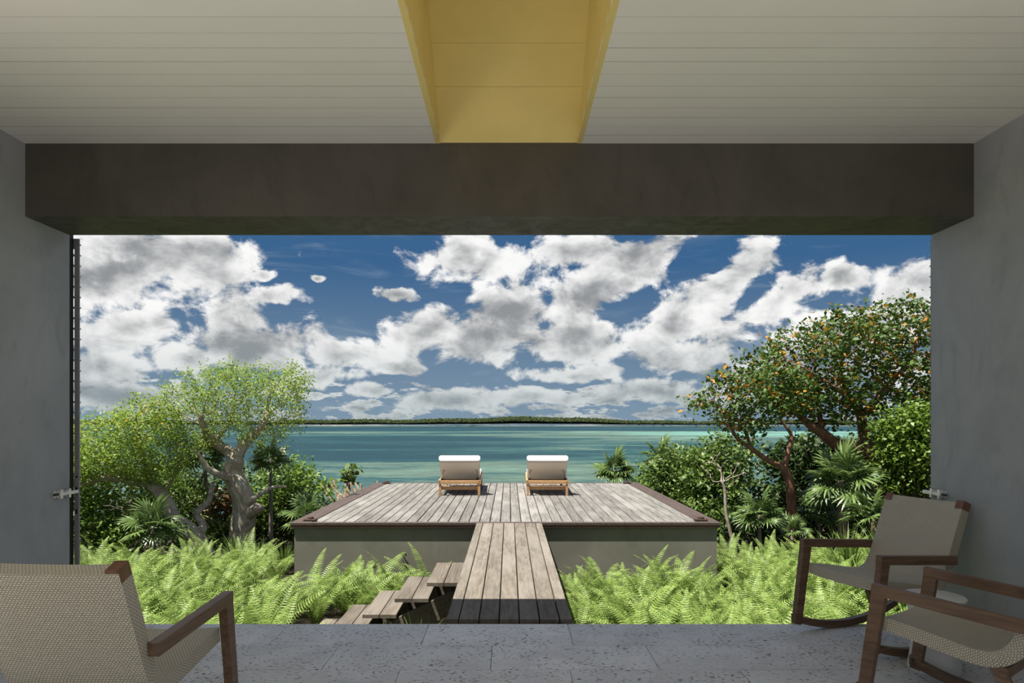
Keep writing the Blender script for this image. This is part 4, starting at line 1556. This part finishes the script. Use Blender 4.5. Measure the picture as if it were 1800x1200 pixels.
GR = [grass_mesh(1), grass_mesh(2, 140, .8), grass_mesh(3, 26, .42, .005)]
for (px, d, k, s, lab) in ((415, 11.5, 1, 1.0, 'tall grass tuft at the foot of the gnarled tree'), (455, 11.4, 0, 1.1, 'tall grass tuft at the foot of the gnarled tree'),
                           (500, 11.8, 0, 1.0, 'grass tuft beside the deck plinth and thin palm stem'),
                           (1490, 9.2, 1, 1.25, 'tall arching grass behind the rocking chair against the wall'), (1560, 9.0, 1, 1.3, 'tall arching grass behind the rocking chair against the wall'),
                           (1525, 7.6, 1, 1.15, 'tall arching grass behind the rocking chair against the wall'), (1590, 7.2, 1, 1.1, 'tall arching grass behind the rocking chair against the wall'),
                           (1455, 10.4, 0, 1.3, 'tall arching grass behind the rocking chair against the wall'),
                           (683, 6.35, 2, 1.15, 'thin grass sprouting by the stairs'), (735, 6.5, 2, 1.35, 'thin grass sprouting by the stairs')):
    x = (px - 895) * d / F
    o = link('grass_tuft', GR[k], None)
    o.location = (x, d, gz(x, d) - .01)
    o.scale = (s, s, s)
    o.rotation_euler = (0, 0, px * .37)
    tag(o, lab, 'grass', 'grass tufts: ' + lab)


# ---- ferns
def frond_mesh(seed, L=.78, arch=1.0, pairs=30):
    """one arching sword-fern frond from its root at the origin, growing along +y"""
    rg = np.random.default_rng(seed)
    V, Fq, T = [], [], []
    pts = []
    y = z = 0.0
    ang = R(80)
    nst = 26
    for k in range(nst + 1):
        pts.append((y, z))
        ang -= R(arch * 86) / nst * (0.35 + 1.3 * (k / nst) ** 1.3)
        y += math.cos(ang) * L / nst
        z += math.sin(ang) * L / nst
    pts = np.array(pts)

    def at(t):
        f = t * nst
        i = min(int(f), nst - 1)
        p = pts[i] + (pts[i + 1] - pts[i]) * (f - i)
        d = pts[i + 1] - pts[i]
        return p, d / np.linalg.norm(d)
    for k in range(nst):          # rachis
        b = len(V)
        w0, w1 = .004 * (1 - k / nst) + .001, .004 * (1 - (k + 1) / nst) + .001
        V += [(-w0, *pts[k]), (w0, *pts[k]), (w1, *pts[k + 1]), (-w1, *pts[k + 1])]
        Fq.append((b, b + 1, b + 2, b + 3))
        T.append(.35)
    twist = rg.normal() * .15
    for k in range(pairs):
        t = .12 + .87 * k / (pairs - 1)
        p, d = at(t)
        n = np.array([-d[1], d[0]])
        ln = .088 * (min(1.0, (t - .04) / .22) ** .7) * (1 - ((t - .3) / .72) ** 2 if t > .3 else 1.0) + .006
        w = L * .87 / (pairs - 1) * .25
        tn = rg.random()
        for s in (-1, 1):
            b = len(V)
            lift = .25 + twist * s + rg.normal() * .08
            tipy = p + d * ln * .22 + n * (-ln * (.10 + .30 * abs(lift)))
            mid = p + d * ln * .10 + n * ln * .06
            V += [(0, *(p - d * w)), (s * ln * .55, *(mid - d * w * .9)), (s * ln, *tipy), (s * ln * .55, *(mid + d * w * 1.1)), (0, *(p + d * w))]
            Fq += [(b, b + 1, b + 3, b + 4), (b + 1, b + 2, b + 3, b + 3)]
            T += [tn * .7 + .3 * rg.random()] * 2
    F4 = [f for f in Fq if len(set(f)) == 4]
    # triangles become quads through a midpoint-free split: keep them as real triangles in a second mesh block
    me = bpy.data.meshes.new('frond')
    me.from_pydata([tuple(map(float, v)) for v in V], [], [tuple(dict.fromkeys(f)) for f in Fq])
    at_ = me.attributes.new('tint', 'FLOAT', 'FACE')
    at_.data.foreach_set('value', np.array(T, dtype=np.float32))
    me.materials.append(M['fern'])
    me.update()
    return me


FR = [frond_mesh(1, .80, .80), frond_mesh(2, .74, 1.05), frond_mesh(3, .68, 1.30), frond_mesh(4, .84, .60), frond_mesh(5, .66, 1.15, 26)]
rg = np.random.default_rng(77)


def fern(x, y, s, nf, label, group):
    root = thing('sword_fern', label, 'fern', (x, y, gz(x, y) - .01), rg.uniform(0, 6.28), group)
    for i in range(nf):
        k = i % 5
        o = link('frond', FR[k], root)
        az = 2.399 * i + rg.uniform(-.35, .35)
        sc = s * rg.uniform(.82, 1.15)
        tilt = rg.uniform(-.10, .40) * (1 if i < nf * .75 else .2)
        o.matrix_basis = Matrix.Rotation(az, 4, 'Z') @ Matrix.Rotation(-tilt, 4, 'X') @ Matrix.Rotation(rg.normal() * .2, 4, 'Y') @ Matrix.Scale(sc, 4)


def fern_bed(x0, x1, y0, y1, step, label, skip, smin=.80, smax=1.08, nf=14):
    y = y0
    j = 0
    while y <= y1:
        x = x0 + (step / 2 if j % 2 else 0)
        while x <= x1:
            px, py = x + rg.uniform(-.13, .13), y + rg.uniform(-.13, .13)
            u = abs(px) / py * F
            if not skip(px, py) and px / py > -0.66 and px / py < .66:
                fern(px, py, rg.uniform(smin, smax), nf, label(px, py), label(px, py).replace('sword fern', 'sword ferns', 1))
            x += step
        y += step * .9
        j += 1


def left_label(x, y):
    if y > 9.3:
        return 'sword fern growing at the feet of the gnarled and leaning trees'
    if y > 8.3:
        return 'sword fern at the foot of the olive plinth on the stair side'
    if x > -1.9 and y < 6.2:
        return 'short sword fern between the stairs and the stone floor'
    if y < 6.0:
        return 'sword fern along the stone floor edge on the stair side'
    if x > -3.1:
        return 'sword fern beside the plank stairs'
    return 'sword fern in the open bed between the stone floor and the gnarled tree'


def right_label(x, y):
    if y > 9.3:
        return 'sword fern growing at the feet of the red-barked tree and palms'
    if abs(x) < 1.35:
        return 'sword fern beside the boardwalk, opposite the stairs'
    if y > 8.3:
        return 'sword fern at the foot of the olive plinth, opposite the stairs side'
    if y < 6.0:
        return 'sword fern along the stone floor edge, opposite the stairs side'
    if x > 3.0:
        return 'sword fern behind the rocking chair that faces into the room'
    return 'sword fern in the middle of the bed between boardwalk and rocking chair'


fern_bed(-6.6, -.75, 5.12, 8.8, .45, left_label,
         lambda x, y: (x > -2.30 and 6.2 < y < 7.85) or (x > -2.0 and y < 6.3))
fern_bed(-6.8, -3.3, 9.35, 10.6, .47, left_label, lambda x, y: False)
fern_bed(-1.9, -.8, 5.2, 6.0, .42, left_label, lambda x, y: x > -.75, .42, .55)
fern_bed(.92, 5.9, 5.12, 8.8, .45, right_label, lambda x, y: x < .82)
fern_bed(.78, .80, 5.02, 8.7, .40, right_label, lambda x, y: x < .68, .70, .85, 12)
fern_bed(-2.9, -2.3, 5.0, 5.9, .36, left_label, lambda x, y: False, .6, .8, 12)
fern_bed(3.3, 7.0, 9.35, 10.8, .47, right_label, lambda x, y: False)
print('objects', len(bpy.data.objects))
